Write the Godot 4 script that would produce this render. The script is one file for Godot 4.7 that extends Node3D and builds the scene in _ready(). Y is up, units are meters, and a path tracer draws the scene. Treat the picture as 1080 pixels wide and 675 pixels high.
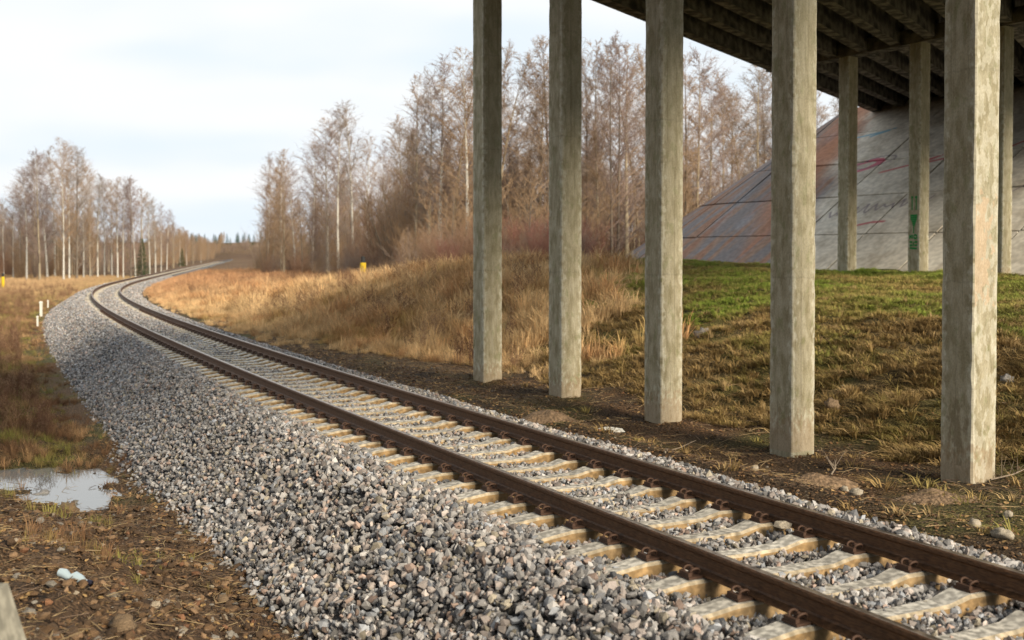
extends Node3D
# A single railway track curving away under a concrete road bridge. x is right, y is up, -z is ahead; y = 0 is the top of the rails.

var rng := RandomNumberGenerator.new()
var noise_a := FastNoiseLite.new()
var noise_b := FastNoiseLite.new()
var used_names := {}
var track_x := PackedFloat32Array()
var track_a := PackedFloat32Array()
const TRACK_Z0 := -60.0
const TRACK_STEP := 0.5
const CAM_H := 2.206
const ROW := Vector2(0.517, -0.856)      # along a row of columns (x, ahead), towards the viewer
const ACROSS := Vector2(0.856, 0.517)    # square to the rows, away from the track
const AXIS := Vector2(0.541, 0.841)      # along the bridge
const FIRST_COLUMN := Vector2(-0.49, 22.4)
const TOE := Vector2(14.49, 31.45)       # a point on the toe of the slab slope
const CONE_Q := 16.8
const CONE_R := 11.25
const SLOPE_Y := 1.45
const SLOPE_TOP := 8.95

# ---------------------------------------------------------------- helpers
class Shape:
	var v := PackedVector3Array()
	var n := PackedVector3Array()
	var uv := PackedVector2Array()
	var c := PackedColorArray()
	var idx := PackedInt32Array()
	func vert(p: Vector3, nn: Vector3, t := Vector2.ZERO, col := Color.WHITE) -> int:
		v.append(p); n.append(nn); uv.append(t); c.append(col)
		return v.size() - 1
	func tri(a: Vector3, b: Vector3, d: Vector3, col := Color.WHITE) -> void:
		var nn := (b - a).cross(d - a).normalized()
		var k := v.size()
		for p in [a, b, d]:
			v.append(p); n.append(nn); uv.append(Vector2(p.x, p.z)); c.append(col)
		idx.append(k); idx.append(k + 2); idx.append(k + 1)
	func quad(a: Vector3, b: Vector3, d: Vector3, e: Vector3, col := Color.WHITE, ta := Vector2.ZERO, tb := Vector2.ZERO, td := Vector2.ZERO, te := Vector2.ZERO) -> void:
		var nn := (b - a).cross(d - a).normalized()
		var k := v.size()
		v.append(a); v.append(b); v.append(d); v.append(e)
		uv.append(ta); uv.append(tb); uv.append(td); uv.append(te)
		for i in 4:
			n.append(nn); c.append(col)
		idx.append(k); idx.append(k + 2); idx.append(k + 1)
		idx.append(k); idx.append(k + 3); idx.append(k + 2)
	# eight corners: bottom ring then top ring, each counter-clockwise seen from above
	func block(p: Array, col := Color.WHITE) -> void:
		var flip: bool = (p[1] - p[0]).cross(p[2] - p[0]).dot(p[4] - p[0]) < 0.0
		var r := [3, 2, 1, 0, 7, 6, 5, 4] if flip else [0, 1, 2, 3, 4, 5, 6, 7]
		quad(p[r[4]], p[r[5]], p[r[6]], p[r[7]], col)
		quad(p[r[3]], p[r[2]], p[r[1]], p[r[0]], col)
		for i in 4:
			var j := (i + 1) % 4
			quad(p[r[i]], p[r[j]], p[r[j + 4]], p[r[i + 4]], col)
	func box(lo: Vector3, hi: Vector3, col := Color.WHITE) -> void:
		block([Vector3(lo.x, lo.y, hi.z), Vector3(hi.x, lo.y, hi.z), Vector3(hi.x, lo.y, lo.z), Vector3(lo.x, lo.y, lo.z),
			Vector3(lo.x, hi.y, hi.z), Vector3(hi.x, hi.y, hi.z), Vector3(hi.x, hi.y, lo.z), Vector3(lo.x, hi.y, lo.z)], col)
	# a round bar along points; the last radius may be 0
	func tube(pts: PackedVector3Array, radii: PackedFloat32Array, sides: int, col := Color.WHITE, vscale := 1.0) -> void:
		var last := pts.size() - 1
		var k0 := v.size()
		var along := 0.0
		var side := Vector3.ZERO
		for i in pts.size():
			var dir := (pts[mini(i + 1, last)] - pts[maxi(i - 1, 0)]).normalized()
			if i == 0:
				side = dir.cross(Vector3(0.31, 0.2, 0.93)).normalized()
			side = (side - dir * side.dot(dir)).normalized()
			var up := dir.cross(side)
			if i > 0:
				along += pts[i].distance_to(pts[i - 1])
			for s in sides + 1:
				var a := TAU * s / sides
				var o := side * cos(a) + up * sin(a)
				v.append(pts[i] + o * radii[i]); n.append(o); uv.append(Vector2(float(s) / sides, along * vscale)); c.append(col)
		for i in last:
			for s in sides:
				var a := k0 + i * (sides + 1) + s
				var b := a + sides + 1
				idx.append(a); idx.append(b); idx.append(a + 1)
				if radii[i + 1] > 0.0:
					idx.append(a + 1); idx.append(b); idx.append(b + 1)
	# a thin twig of three sides that ends in a point
	func twig(a: Vector3, b: Vector3, d: Vector3, r: float) -> void:
		var dir := (d - a).normalized()
		var s := dir.cross(Vector3(0.43, 0.11, 0.9)).normalized()
		var u := dir.cross(s)
		var k := v.size()
		for i in 3:
			var o := s * cos(TAU * i / 3.0) + u * sin(TAU * i / 3.0)
			v.append(a + o * r); n.append(o); uv.append(Vector2.ZERO); c.append(Color.WHITE)
		for i in 3:
			var o := s * cos(TAU * i / 3.0) + u * sin(TAU * i / 3.0)
			v.append(b + o * r * 0.7); n.append(o); uv.append(Vector2.ZERO); c.append(Color.WHITE)
		v.append(d); n.append(dir); uv.append(Vector2.ZERO); c.append(Color.WHITE)
		for i in 3:
			var j := (i + 1) % 3
			idx.append_array(PackedInt32Array([k + i, k + 3 + i, k + j, k + j, k + 3 + i, k + 3 + j, k + 3 + i, k + 6, k + 3 + j]))
	func mesh(m: Material) -> ArrayMesh:
		var arrays := []
		arrays.resize(Mesh.ARRAY_MAX)
		arrays[Mesh.ARRAY_VERTEX] = v
		arrays[Mesh.ARRAY_NORMAL] = n
		arrays[Mesh.ARRAY_TEX_UV] = uv
		arrays[Mesh.ARRAY_COLOR] = c
		arrays[Mesh.ARRAY_INDEX] = idx
		var am := ArrayMesh.new()
		am.add_surface_from_arrays(Mesh.PRIMITIVE_TRIANGLES, arrays)
		am.surface_set_material(0, m)
		return am

func numbered(called: String) -> String:
	var k: int = used_names.get(called, 0)
	used_names[called] = k + 1
	return called if k == 0 else "%s_%03d" % [called, k]

func tag(o: Node, label: String, category: String, group := "", kind := "") -> void:
	if label: o.set_meta("label", label)
	if category: o.set_meta("category", category)
	if group: o.set_meta("group", group)
	if kind: o.set_meta("kind", kind)

func part(called: String, m: Mesh, parent: Node, at := Transform3D.IDENTITY) -> MeshInstance3D:
	var o := MeshInstance3D.new()
	o.name = called
	o.mesh = m
	o.transform = at
	parent.add_child(o, true)
	return o

func thing(called: String, at: Vector3, label: String, category: String, group := "", kind := "") -> Node3D:
	var o := Node3D.new()
	o.name = numbered(called)
	add_child(o)
	o.position = at
	tag(o, label, category, group, kind)
	return o

func single(called: String, m: Mesh, at: Transform3D, label: String, category: String, group := "", kind := "") -> MeshInstance3D:
	var o := MeshInstance3D.new()
	o.name = numbered(called)
	o.mesh = m
	add_child(o)
	o.transform = at
	tag(o, label, category, group, kind)
	return o

func scatter(called: String, parent: Node, m: Mesh, places: Array, colors: PackedColorArray) -> void:
	if places.is_empty():
		return
	var mm := MultiMesh.new()
	mm.transform_format = MultiMesh.TRANSFORM_3D
	mm.use_colors = true
	mm.mesh = m
	mm.instance_count = places.size()
	for i in places.size():
		mm.set_instance_transform(i, places[i])
		mm.set_instance_color(i, colors[i])
	var o := MultiMeshInstance3D.new()
	o.name = called
	o.multimesh = mm
	o.set_meta("kind", "stuff")
	parent.add_child(o, true)

func lin(r: float, g: float, b: float) -> Color:
	return Color(r, g, b).linear_to_srgb()

func material(called: String, col: Color, rough: float, tinted := false) -> StandardMaterial3D:
	var m := StandardMaterial3D.new()
	m.resource_name = called
	m.albedo_color = col.linear_to_srgb()
	m.roughness = rough
	m.vertex_color_use_as_albedo = tinted
	m.metallic_specular = 0.35
	return m

func noise(seed_: int, freq: float, octaves := 4) -> FastNoiseLite:
	var f := FastNoiseLite.new()
	f.seed = seed_
	f.noise_type = FastNoiseLite.TYPE_SIMPLEX_SMOOTH
	f.frequency = freq
	f.fractal_octaves = octaves
	return f

# a grey picture of noise that tiles, between lo and hi
func noise_picture(seed_: int, size: int, freq: float, lo: float, hi: float, octaves := 4) -> ImageTexture:
	var im := noise(seed_, freq, octaves).get_seamless_image(size, size)
	im.convert(Image.FORMAT_L8)
	var data := im.get_data()
	var lut := PackedByteArray()
	for i in 256:
		lut.append(int(255.0 * clampf(lerpf(lo, hi, smoothstep(0.12, 0.88, i / 255.0)), 0.0, 1.0)))
	for i in data.size():
		data[i] = lut[data[i]]
	return ImageTexture.create_from_image(Image.create_from_data(size, size, false, Image.FORMAT_L8, data))

func relief(m: StandardMaterial3D, seed_: int, size: int, freq: float, strength: float) -> void:
	var im := noise(seed_, freq, 5).get_seamless_image(size, size)
	im.convert(Image.FORMAT_RGBA8)
	im.bump_map_to_normal_map(strength)
	m.normal_enabled = true
	m.normal_texture = ImageTexture.create_from_image(im)

func w3(p: Vector2, y: float) -> Vector3:
	return Vector3(p.x, y, -p.y)

# ---------------------------------------------------------------- the lie of the land
func survey_track() -> void:
	var nodes := [0.0, 15.0, 30.0, 50.0, 75.0, 110.0, 160.0]
	var bends := [-0.0025, 0.0016, 0.0013, 0.0022, 0.0045, 0.0003, 0.0001]
	var a := -0.4583
	var p := Vector2(4.5129, 4.0)
	var pts: Array[Vector3] = []
	for i in range(300, 0, -1):
		pts.append(Vector3(p.x - sin(a) * i * 0.25, p.y - cos(a) * i * 0.25, a))
	var s := 0.0
	while p.y < 1400.0:
		pts.append(Vector3(p.x, p.y, a))
		var k := 0.0
		if s < 160.0:
			for j in 6:
				if s >= nodes[j] and s < nodes[j + 1]:
					k = lerpf(bends[j], bends[j + 1], (s - nodes[j]) / (nodes[j + 1] - nodes[j]))
		a += k * 0.25
		p += Vector2(sin(a), cos(a)) * 0.25
		s += 0.25
	var j := 0
	for i in 2900:
		var z := TRACK_Z0 + i * TRACK_STEP
		while j < pts.size() - 2 and pts[j + 1].y < z:
			j += 1
		var t := (z - pts[j].y) / (pts[j + 1].y - pts[j].y)
		track_x.append(lerpf(pts[j].x, pts[j + 1].x, t))
		track_a.append(lerpf(pts[j].z, pts[j + 1].z, t))

func track_at(z: float) -> Vector2:      # (x of the centre line, heading)
	var f := clampf((z - TRACK_Z0) / TRACK_STEP, 0.0, track_x.size() - 2.0)
	var i := int(f)
	return Vector2(lerpf(track_x[i], track_x[i + 1], f - i), lerpf(track_a[i], track_a[i + 1], f - i))

func offset_of(x: float, z: float) -> Vector2:   # (metres right of the centre line, z of the nearest point on it)
	var t := track_at(z)
	var d := (x - t.x) * cos(t.y)
	var z2 := z + d * sin(t.y)
	var t2 := track_at(z2)
	var q := Vector2(x - t2.x, z - z2)
	return Vector2(q.x * cos(t2.y) - q.y * sin(t2.y), z2 + q.x * sin(t2.y) + q.y * cos(t2.y) if absf(d) < 30.0 else z2)

func beside(z: float, d: float) -> Vector2:      # the point d metres right of the centre line at z
	var t := track_at(z)
	return Vector2(t.x + d * cos(t.y), z - d * sin(t.y))

func steps(at: float, table: PackedFloat32Array) -> float:
	var k := table.size() / 2
	if at <= table[0]:
		return table[1]
	for i in range(1, k):
		if at < table[2 * i]:
			var u := (at - table[2 * i - 2]) / (table[2 * i] - table[2 * i - 2])
			return lerpf(table[2 * i - 1], table[2 * i + 1], u)
	return table[2 * k - 1]

var ballast_profile := PackedFloat32Array([-3.6, -1.45, -3.25, -1.22, -1.9, -0.31, -1.62, -0.225, -1.38, -0.23, -1.1, -0.272, -0.8, -0.302, -0.55, -0.285, 0.0, -0.268, 0.55, -0.275, 0.8, -0.288, 1.15, -0.25, 1.5, -0.215, 1.75, -0.26, 2.6, -0.6])
var land_profile := PackedFloat32Array([-120.0, -0.5, -40.0, -0.6, -20.0, -0.75, -9.0, -0.9, -6.2, -1.0, -5.2, -1.15, -4.2, -1.25, -3.3, -1.2, -2.6, -1.1, -1.6, -0.75, 1.5, -0.6, 2.0, -0.42, 2.5, -0.34, 3.6, -0.3, 5.2, -0.27])
var bank_profile := PackedFloat32Array([5.2, 0.0, 5.9, 0.13, 8.0, 0.48, 10.0, 0.72, 12.0, 0.87, 14.0, 0.94, 20.0, 1.0])
var terrace := PackedFloat32Array([0.0, 1.2, 26.0, 1.35, 36.0, 1.7, 44.0, 1.75, 50.0, 1.3, 60.0, 0.55, 80.0, 0.15, 110.0, 0.0, 160.0, 0.0, 300.0, 0.0])

func fill(d: float, z: float) -> float:      # farther on, the stones lie level with the sleepers
	return 0.055 * smoothstep(22.0, 42.0, z) * smoothstep(1.55, 1.3, absf(d))

func embankment(x: float, z: float) -> float:
	var rel := Vector2(x, z) - TOE
	var d := rel.dot(ACROSS)
	var q := -rel.dot(ROW)
	var over := 0.0
	if q > CONE_Q: over = q - CONE_Q
	elif q < -7.0: over = -7.0 - q
	var back := maxf(0.0, CONE_R - d)
	return SLOPE_TOP - sqrt(back * back + over * over) / 1.5

func land(x: float, z: float) -> float:
	var o := offset_of(x, z)
	var d := o.x
	var y := steps(d, land_profile)
	if d > 5.2:
		y += steps(d, bank_profile) * (steps(z, terrace) + 0.27)
	if d > 14.0:
		y += 0.30 * smoothstep(14.5, 19.5, d) * smoothstep(36.0, 46.0, z) * smoothstep(75.0, 60.0, z)
	if d > 2.4 and d < 9.0 and z < 30.0:
		# the worn hollow along the row of columns
		var t := (Vector2(x, z) - FIRST_COLUMN).dot(ROW) / 2.782
		y -= steps(t, PackedFloat32Array([-1.0, 0.0, 0.0, 0.03, 1.0, 0.06, 2.0, 0.17, 3.0, 0.27, 4.0, 0.13, 5.0, 0.05])) * smoothstep(2.4, 3.4, d) * smoothstep(8.0, 5.2, d)
	if d < -2.9:
		# the near dirt bank on which the viewer stands, and the wet hollows of the ditch
		y += (noise_b.get_noise_2d(x * 0.55, z * 0.55) * 0.16 + noise_b.get_noise_2d(x * 1.6, z * 1.6) * 0.06) * smoothstep(16.0, 13.0, z) * smoothstep(-3.0, -4.2, d)
		var rise := clampf((14.2 - z) * 0.14, 0.0, 2.1) * smoothstep(-2.9, -5.4, d)
		y += rise
		var hollow := exp(-pow((d + 4.45) / 1.15, 4.0))
		y -= (0.27 + 0.2 * noise_b.get_noise_2d(x * 0.8, z * 0.8)) * hollow * exp(-pow((z - 17.4) / 2.1, 4.0))
		y += 0.10 * noise_b.get_noise_2d(x * 1.8 + 20.0, z * 1.8) * smoothstep(-3.0, -3.6, d) * smoothstep(-6.0, -5.0, d)
		y -= 0.30 * exp(-pow((d + 5.3) / 0.55, 2.0)) * exp(-pow((z - 22.3) / 1.5, 4.0))
	if z > 500.0:
		y += smoothstep(620.0, 1000.0, z) * 14.0
	var off := smoothstep(2.2, 3.2, absf(d + 0.4) - 0.4)
	y += off * (noise_a.get_noise_2d(x, z) * 0.22 * smoothstep(2.5, 7.0, absf(d)) + noise_b.get_noise_2d(x, z) * 0.07 + smoothstep(5.0, 6.5, d) * smoothstep(13.0, 10.0, d) * smoothstep(34.0, 26.0, z) * noise_b.get_noise_2d(x * 0.8 + 50.0, z * 0.8) * 0.24)
	return maxf(y, minf(embankment(x, z) - 0.3, 8.6))

func dryness(x: float, z: float) -> float:       # 1 where the right bank is tall straw, 0 where it is short and green
	var edge := 0.3 + (z - 20.0) * 0.10
	return smoothstep(2.2, -2.2, x - edge + noise_a.get_noise_2d(x * 2.0, z * 2.0) * 2.6)

func axis_lines(fine_lo: float, fine_hi: float, fine: float, reach_lo: float, reach_hi: float) -> PackedFloat32Array:
	var low: Array[float] = []
	var p := fine_lo
	var st := fine
	while p > reach_lo:
		st *= 1.09
		p -= st
		low.append(p)
	low.reverse()
	var all := PackedFloat32Array(low)
	p = fine_lo
	while p < fine_hi:
		all.append(p)
		p += fine
	st = fine
	while p < reach_hi:
		all.append(p)
		st *= 1.055
		p += st
	return all

# ---------------------------------------------------------------- build
func _ready() -> void:
	rng.seed = 20240
	var cam := Camera3D.new()
	cam.name = "camera"
	add_child(cam)
	cam.position = Vector3(0, CAM_H, 0)
	cam.rotation_degrees = Vector3(-1.45, 0, 0)
	cam.near = 0.1
	cam.far = 4000.0
	cam.projection = Camera3D.PROJECTION_FRUSTUM
	cam.size = 675.0 / 1180.0 * 0.1
	cam.frustum_offset = Vector2(0, -(337.5 - 298.9) / 1180.0 * 0.1)
	var lens := CameraAttributesPhysical.new()
	lens.frustum_focal_length = 35.0
	lens.frustum_near = 0.1
	lens.frustum_far = 4000.0
	lens.frustum_focus_distance = 13.0
	lens.exposure_aperture = 1.6
	cam.attributes = lens
	cam.current = true

	var world := WorldEnvironment.new()
	world.name = "environment"
	var env := Environment.new()
	env.background_mode = Environment.BG_SKY
	env.sky = Sky.new()
	env.sky.sky_material = overcast()
	env.tonemap_mode = Environment.TONE_MAPPER_LINEAR
	env.tonemap_exposure = 1.8
	env.background_energy_multiplier = 1.0
	env.sdfgi_enabled = true
	env.ssao_enabled = true
	env.ssil_enabled = true
	world.environment = env
	add_child(world)

	var sun := DirectionalLight3D.new()
	sun.name = "sun"
	sun.light_energy = 1.1
	sun.light_angular_distance = 20.0
	sun.light_color = Color(1.0, 0.95, 0.86)
	sun.shadow_enabled = true
	add_child(sun)
	sun.look_at_from_position(Vector3.ZERO, -Vector3(0.62, 0.52, 0.72))

	noise_a.seed = 7; noise_a.frequency = 0.16; noise_a.fractal_octaves = 3
	noise_b.seed = 11; noise_b.frequency = 0.9; noise_b.fractal_octaves = 3
	survey_track()
	build_ground()
	build_ballast()
	build_track()
	build_bridge()
	build_revetment()
	build_woods()
	build_plants()
	build_stones_and_litter()

func overcast() -> PanoramaSkyMaterial:
	var wide := 1024
	var tall := 512
	var im := Image.create(wide, tall, false, Image.FORMAT_RGBF)
	var f := noise(3, 1.0, 5)
	var g := noise(5, 1.0, 3)
	for j in tall:
		var el := (0.5 - (j + 0.5) / tall) * PI
		for i in wide:
			var az := TAU * (i + 0.5) / wide
			var dir := Vector3(cos(el) * sin(az), sin(el), cos(el) * cos(az))
			# layers of cloud seen from below: the pattern flattens towards the horizon
			var k := 1.0 / (absf(dir.y) + 0.18)
			var p := Vector3(dir.x * k, 0.0, dir.z * k)
			var cover := smoothstep(-0.32, 0.30, f.get_noise_3d(p.x * 0.55, 3.0, p.z * 1.0))
			cover = clampf(cover + 0.35 * g.get_noise_3d(p.x * 1.9, 9.0, p.z * 2.6), 0.0, 1.0)
			var c := Color(0.475, 0.525, 0.57).lerp(Color(0.555, 0.565, 0.572), cover)
			im.set_pixel(i, j, c)
	var m := PanoramaSkyMaterial.new()
	m.panorama = ImageTexture.create_from_image(im)
	return m

# ---------------------------------------------------------------- ground, ballast, track
func ground_color(x: float, z: float, d: float, y: float) -> Color:
	var n1 := noise_a.get_noise_2d(x * 1.7 + 40.0, z * 1.7)
	var n2 := noise_b.get_noise_2d(x * 0.8, z * 0.8 + 9.0)
	var c := Color(0.13, 0.075, 0.04)
	if d > 0.0:
		var soil := Color(0.12, 0.075, 0.04).lerp(Color(0.22, 0.125, 0.06), smoothstep(-0.25, 0.4, n2))
		soil = soil.lerp(Color(0.17, 0.155, 0.045), smoothstep(0.05, 0.45, n1) * 0.8)
		var straw := Color(0.36, 0.24, 0.115).lerp(Color(0.24, 0.14, 0.07), smoothstep(-0.1, 0.4, n1))
		var moss := Color(0.20, 0.145, 0.065).lerp(Color(0.19, 0.17, 0.05), smoothstep(-0.2, 0.35, n1 + n2 * 0.5))
		moss = moss.lerp(Color(0.19, 0.19, 0.05), smoothstep(0.75, 1.2, y + n1 * 0.5))
		c = soil.lerp(moss.lerp(straw, dryness(x, z)), smoothstep(4.6, 6.2, d + n1 * 1.2 + dryness(x, z) * 1.6))
	else:
		var weeds := Color(0.24, 0.14, 0.07).lerp(Color(0.18, 0.16, 0.05), smoothstep(-0.1, 0.4, n1))
		var dirt := Color(0.17, 0.105, 0.06).lerp(Color(0.28, 0.18, 0.10), smoothstep(0.0, 0.5, n2))
		c = dirt.lerp(weeds, smoothstep(14.0, 18.0, z + n1 * 3.0))
	if z > 60.0:
		c = c.lerp(Color(0.36, 0.22, 0.115).lerp(Color(0.24, 0.13, 0.07), smoothstep(-0.2, 0.3, n1)), smoothstep(60.0, 100.0, z) * 0.8)
	return c

func build_ground() -> void:
	var xs := axis_lines(-12.0, 14.0, 0.22, -1600.0, 1600.0)
	var zs := axis_lines(3.0, 34.0, 0.22, -900.0, 2200.0)
	var nx := xs.size()
	var nz := zs.size()
	var s := Shape.new()
	var hs := PackedFloat32Array()
	hs.resize(nx * nz)
	for j in nz:
		for i in nx:
			hs[j * nx + i] = land(xs[i], zs[j])
	for j in nz:
		for i in nx:
			var i0 := maxi(i - 1, 0)
			var i1 := mini(i + 1, nx - 1)
			var j0 := maxi(j - 1, 0)
			var j1 := mini(j + 1, nz - 1)
			var y := hs[j * nx + i]
			var gx := (hs[j * nx + i1] - hs[j * nx + i0]) / (xs[i1] - xs[i0])
			var gz := (hs[j1 * nx + i] - hs[j0 * nx + i]) / (zs[j1] - zs[j0])
			s.vert(Vector3(xs[i], y, -zs[j]), Vector3(-gx, 1.0, gz).normalized(), Vector2(xs[i], zs[j]), ground_color(xs[i], zs[j], offset_of(xs[i], zs[j]).x, y))
	for j in nz - 1:
		for i in nx - 1:
			var k := j * nx + i
			s.idx.append_array(PackedInt32Array([k, k + nx, k + 1, k + 1, k + nx, k + nx + 1]))
	var m := material("soil", Color.WHITE, 0.95, true)
	m.albedo_texture = noise_picture(21, 1024, 0.035, 0.3, 1.0, 7)
	relief(m, 22, 1024, 0.05, 12.0)
	m.normal_scale = 1.0
	m.uv1_triplanar = true
	m.uv1_world_triplanar = true
	m.uv1_scale = Vector3(0.62, 0.62, 0.62)
	single("ground", s.mesh(m), Transform3D.IDENTITY, "brown soil, mossy bank and fields on both sides of the track", "ground", "", "structure")

	var water := material("puddle", Color(0.20, 0.20, 0.19), 0.03)
	water.metallic_specular = 1.0
	for e in [[-6.6, -2.7, 13.6, 20.55, "shallow puddle reflecting the sky at the foot of the ballast"], [-6.6, -2.7, 20.55, 24.8, "small puddle among weeds at the photo's left edge"]]:
		var ws := Shape.new()
		for k in 12:
			var za: float = lerpf(e[2], e[3], k / 12.0)
			var zb: float = lerpf(e[2], e[3], (k + 1) / 12.0)
			ws.quad(w3(beside(za, e[0]), 0), w3(beside(za, e[1]), 0), w3(beside(zb, e[1]), 0), w3(beside(zb, e[0]), 0))
		single("water", ws.mesh(water), Transform3D(Basis.IDENTITY, Vector3(0, -1.385, 0)), e[4], "puddle", "", "structure")

func stone_mesh(seed_: int, m: Material, flat := 0.75) -> ArrayMesh:
	# a broken stone: an icosahedron with its corners pushed in and out, facets kept
	var r := RandomNumberGenerator.new()
	r.seed = seed_
	var p := 1.618
	var base: Array[Vector3] = []
	for a in [-1.0, 1.0]:
		for b in [-p, p]:
			base.append(Vector3(0, a, b)); base.append(Vector3(a, b, 0)); base.append(Vector3(b, 0, a))
	var stretch := Vector3(r.randf_range(0.8, 1.25), r.randf_range(0.5, 0.9) * flat / 0.75, r.randf_range(0.75, 1.1))
	var pts: Array[Vector3] = []
	for q in base:
		pts.append(q.normalized() * stretch * r.randf_range(0.58, 1.16) * 0.5)
	var s := Shape.new()
	for i in 12:
		for j in range(i + 1, 12):
			for k in range(j + 1, 12):
				if absf(base[i].distance_to(base[j]) - 2.0) < 0.01 and absf(base[j].distance_to(base[k]) - 2.0) < 0.01 and absf(base[i].distance_to(base[k]) - 2.0) < 0.01:
					if (pts[j] - pts[i]).cross(pts[k] - pts[i]).dot(pts[i] + pts[j] + pts[k]) > 0.0:
						s.tri(pts[i], pts[j], pts[k])
					else:
						s.tri(pts[i], pts[k], pts[j])
	return s.mesh(m)

func granite(r: RandomNumberGenerator) -> Color:
	var k := r.randf()
	var l := r.randf_range(0.18, 0.60)
	l = l * lerpf(0.8, 1.45, r.randf() * r.randf())
	if k < 0.48: return Color(l * 1.04, l * 0.99, l * 0.95)
	if k < 0.58: return Color(l * 0.95, l * 0.98, l * 1.04)
	if k < 0.80: return Color(l * 1.10, l * 0.95, l * 0.86)
	if k < 0.86: return Color(l * 1.20, l * 0.88, l * 0.72)
	if k < 0.93: return Color(l * 1.12, l * 0.98, l * 0.76)
	return Color(l * 0.45, l * 0.45, l * 0.47)

func tumbled(r: RandomNumberGenerator, size: float) -> Basis:
	return Basis.from_euler(Vector3(r.randf() * TAU, r.randf() * TAU, r.randf() * TAU)).scaled(Vector3.ONE * size)

func build_ballast() -> void:
	# the bed under the loose stones
	var bed := Shape.new()
	var zs := PackedFloat32Array()
	var z := -10.0
	while z < 1300.0:
		zs.append(z)
		z += 0.35 if z < 45.0 else (1.0 if z < 150.0 else 12.0)
	var ds := PackedFloat32Array()
	for i in 40:
		ds.append(lerpf(-3.6, 2.6, i / 39.0))
	for j in zs.size():
		for i in ds.size():
			var p := beside(zs[j], ds[i])
			var wob := noise_b.get_noise_2d(p.x * 2.0, p.y * 2.0) * 0.035 + noise_a.get_noise_2d(p.x * 3.0, p.y * 3.0) * 0.03
			var y := steps(ds[i], ballast_profile) + wob - 0.05 + fill(ds[i], zs[j])
			var dy := (steps(ds[i] + 0.1, ballast_profile) - steps(ds[i] - 0.1, ballast_profile)) / 0.2
			var t := track_at(zs[j]).y
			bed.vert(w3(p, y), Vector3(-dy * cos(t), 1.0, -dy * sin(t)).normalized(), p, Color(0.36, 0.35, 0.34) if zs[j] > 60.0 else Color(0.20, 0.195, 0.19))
	var nd := ds.size()
	for j in zs.size() - 1:
		for i in nd - 1:
			var k := j * nd + i
			bed.idx.append_array(PackedInt32Array([k, k + nd, k + 1, k + 1, k + nd, k + nd + 1]))
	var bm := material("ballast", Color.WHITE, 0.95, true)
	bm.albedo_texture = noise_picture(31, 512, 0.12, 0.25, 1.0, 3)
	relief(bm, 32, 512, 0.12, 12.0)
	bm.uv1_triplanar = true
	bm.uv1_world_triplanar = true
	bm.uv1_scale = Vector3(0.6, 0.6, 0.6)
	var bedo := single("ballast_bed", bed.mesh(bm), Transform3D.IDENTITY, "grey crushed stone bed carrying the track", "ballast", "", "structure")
	bedo.set_meta("kind", "structure")

	var stone := material("granite", Color.WHITE, 0.85, true)
	stone.albedo_texture = noise_picture(33, 256, 0.05, 0.72, 1.0, 4)
	stone.uv1_triplanar = true
	stone.uv1_scale = Vector3(1.3, 1.3, 1.3)
	var meshes: Array[ArrayMesh] = []
	for i in 10:
		meshes.append(stone_mesh(500 + i, stone))
	var places: Array = []
	var cols: Array[PackedColorArray] = []
	for i in 10:
		places.append([]); cols.append(PackedColorArray())
	# [from z, to z, stones per square metre, smallest, largest]
	for zone in [[4.5, 15.0, 800.0, 0.03, 0.125], [15.0, 30.0, 560.0, 0.045, 0.10], [30.0, 60.0, 230.0, 0.055, 0.10], [60.0, 130.0, 90.0, 0.08, 0.14]]:
		var area: float = (zone[1] - zone[0]) * 6.0 / 0.9
		for i in int(area * zone[2]):
			var zc := rng.randf_range(zone[0], zone[1])
			var d := rng.randf_range(-3.5, 2.35)
			var p := beside(zc, d)
			if p.x / maxf(p.y, 1.0) > 0.62 or p.x / maxf(p.y, 1.0) < -0.62:
				continue
			var size: float = lerpf(zone[3], zone[4], pow(rng.randf(), 1.9))
			if absf(d) < 1.3: size = minf(size, 0.085)
			# the edges of the bed are ragged
			if d > 1.75 and rng.randf() < smoothstep(1.8, 2.35, d + noise_b.get_noise_2d(p.x, p.y) * 0.3): continue
			if d < -3.0 and rng.randf() < smoothstep(-3.0, -3.5, d + noise_b.get_noise_2d(p.x, p.y) * 0.4): continue
			var wob := noise_b.get_noise_2d(p.x * 2.0, p.y * 2.0) * 0.035 + noise_a.get_noise_2d(p.x * 3.0, p.y * 3.0) * 0.03
			var y := steps(d, ballast_profile) + fill(d, zc) + wob + rng.randf_range(-0.045, 0.018 if absf(d) > 1.3 else 0.004)
			var k := rng.randi() % 10
			places[k].append(Transform3D(tumbled(rng, size), w3(p, y)))
			var g := granite(rng)
			cols[k].append(g)
	var root := thing("track_gravel", Vector3.ZERO, "loose grey, bluish and pinkish crushed stones of the track bed", "gravel", "", "stuff")
	for k in 10:
		scatter("gravel", root, meshes[k], places[k], cols[k])

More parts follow.
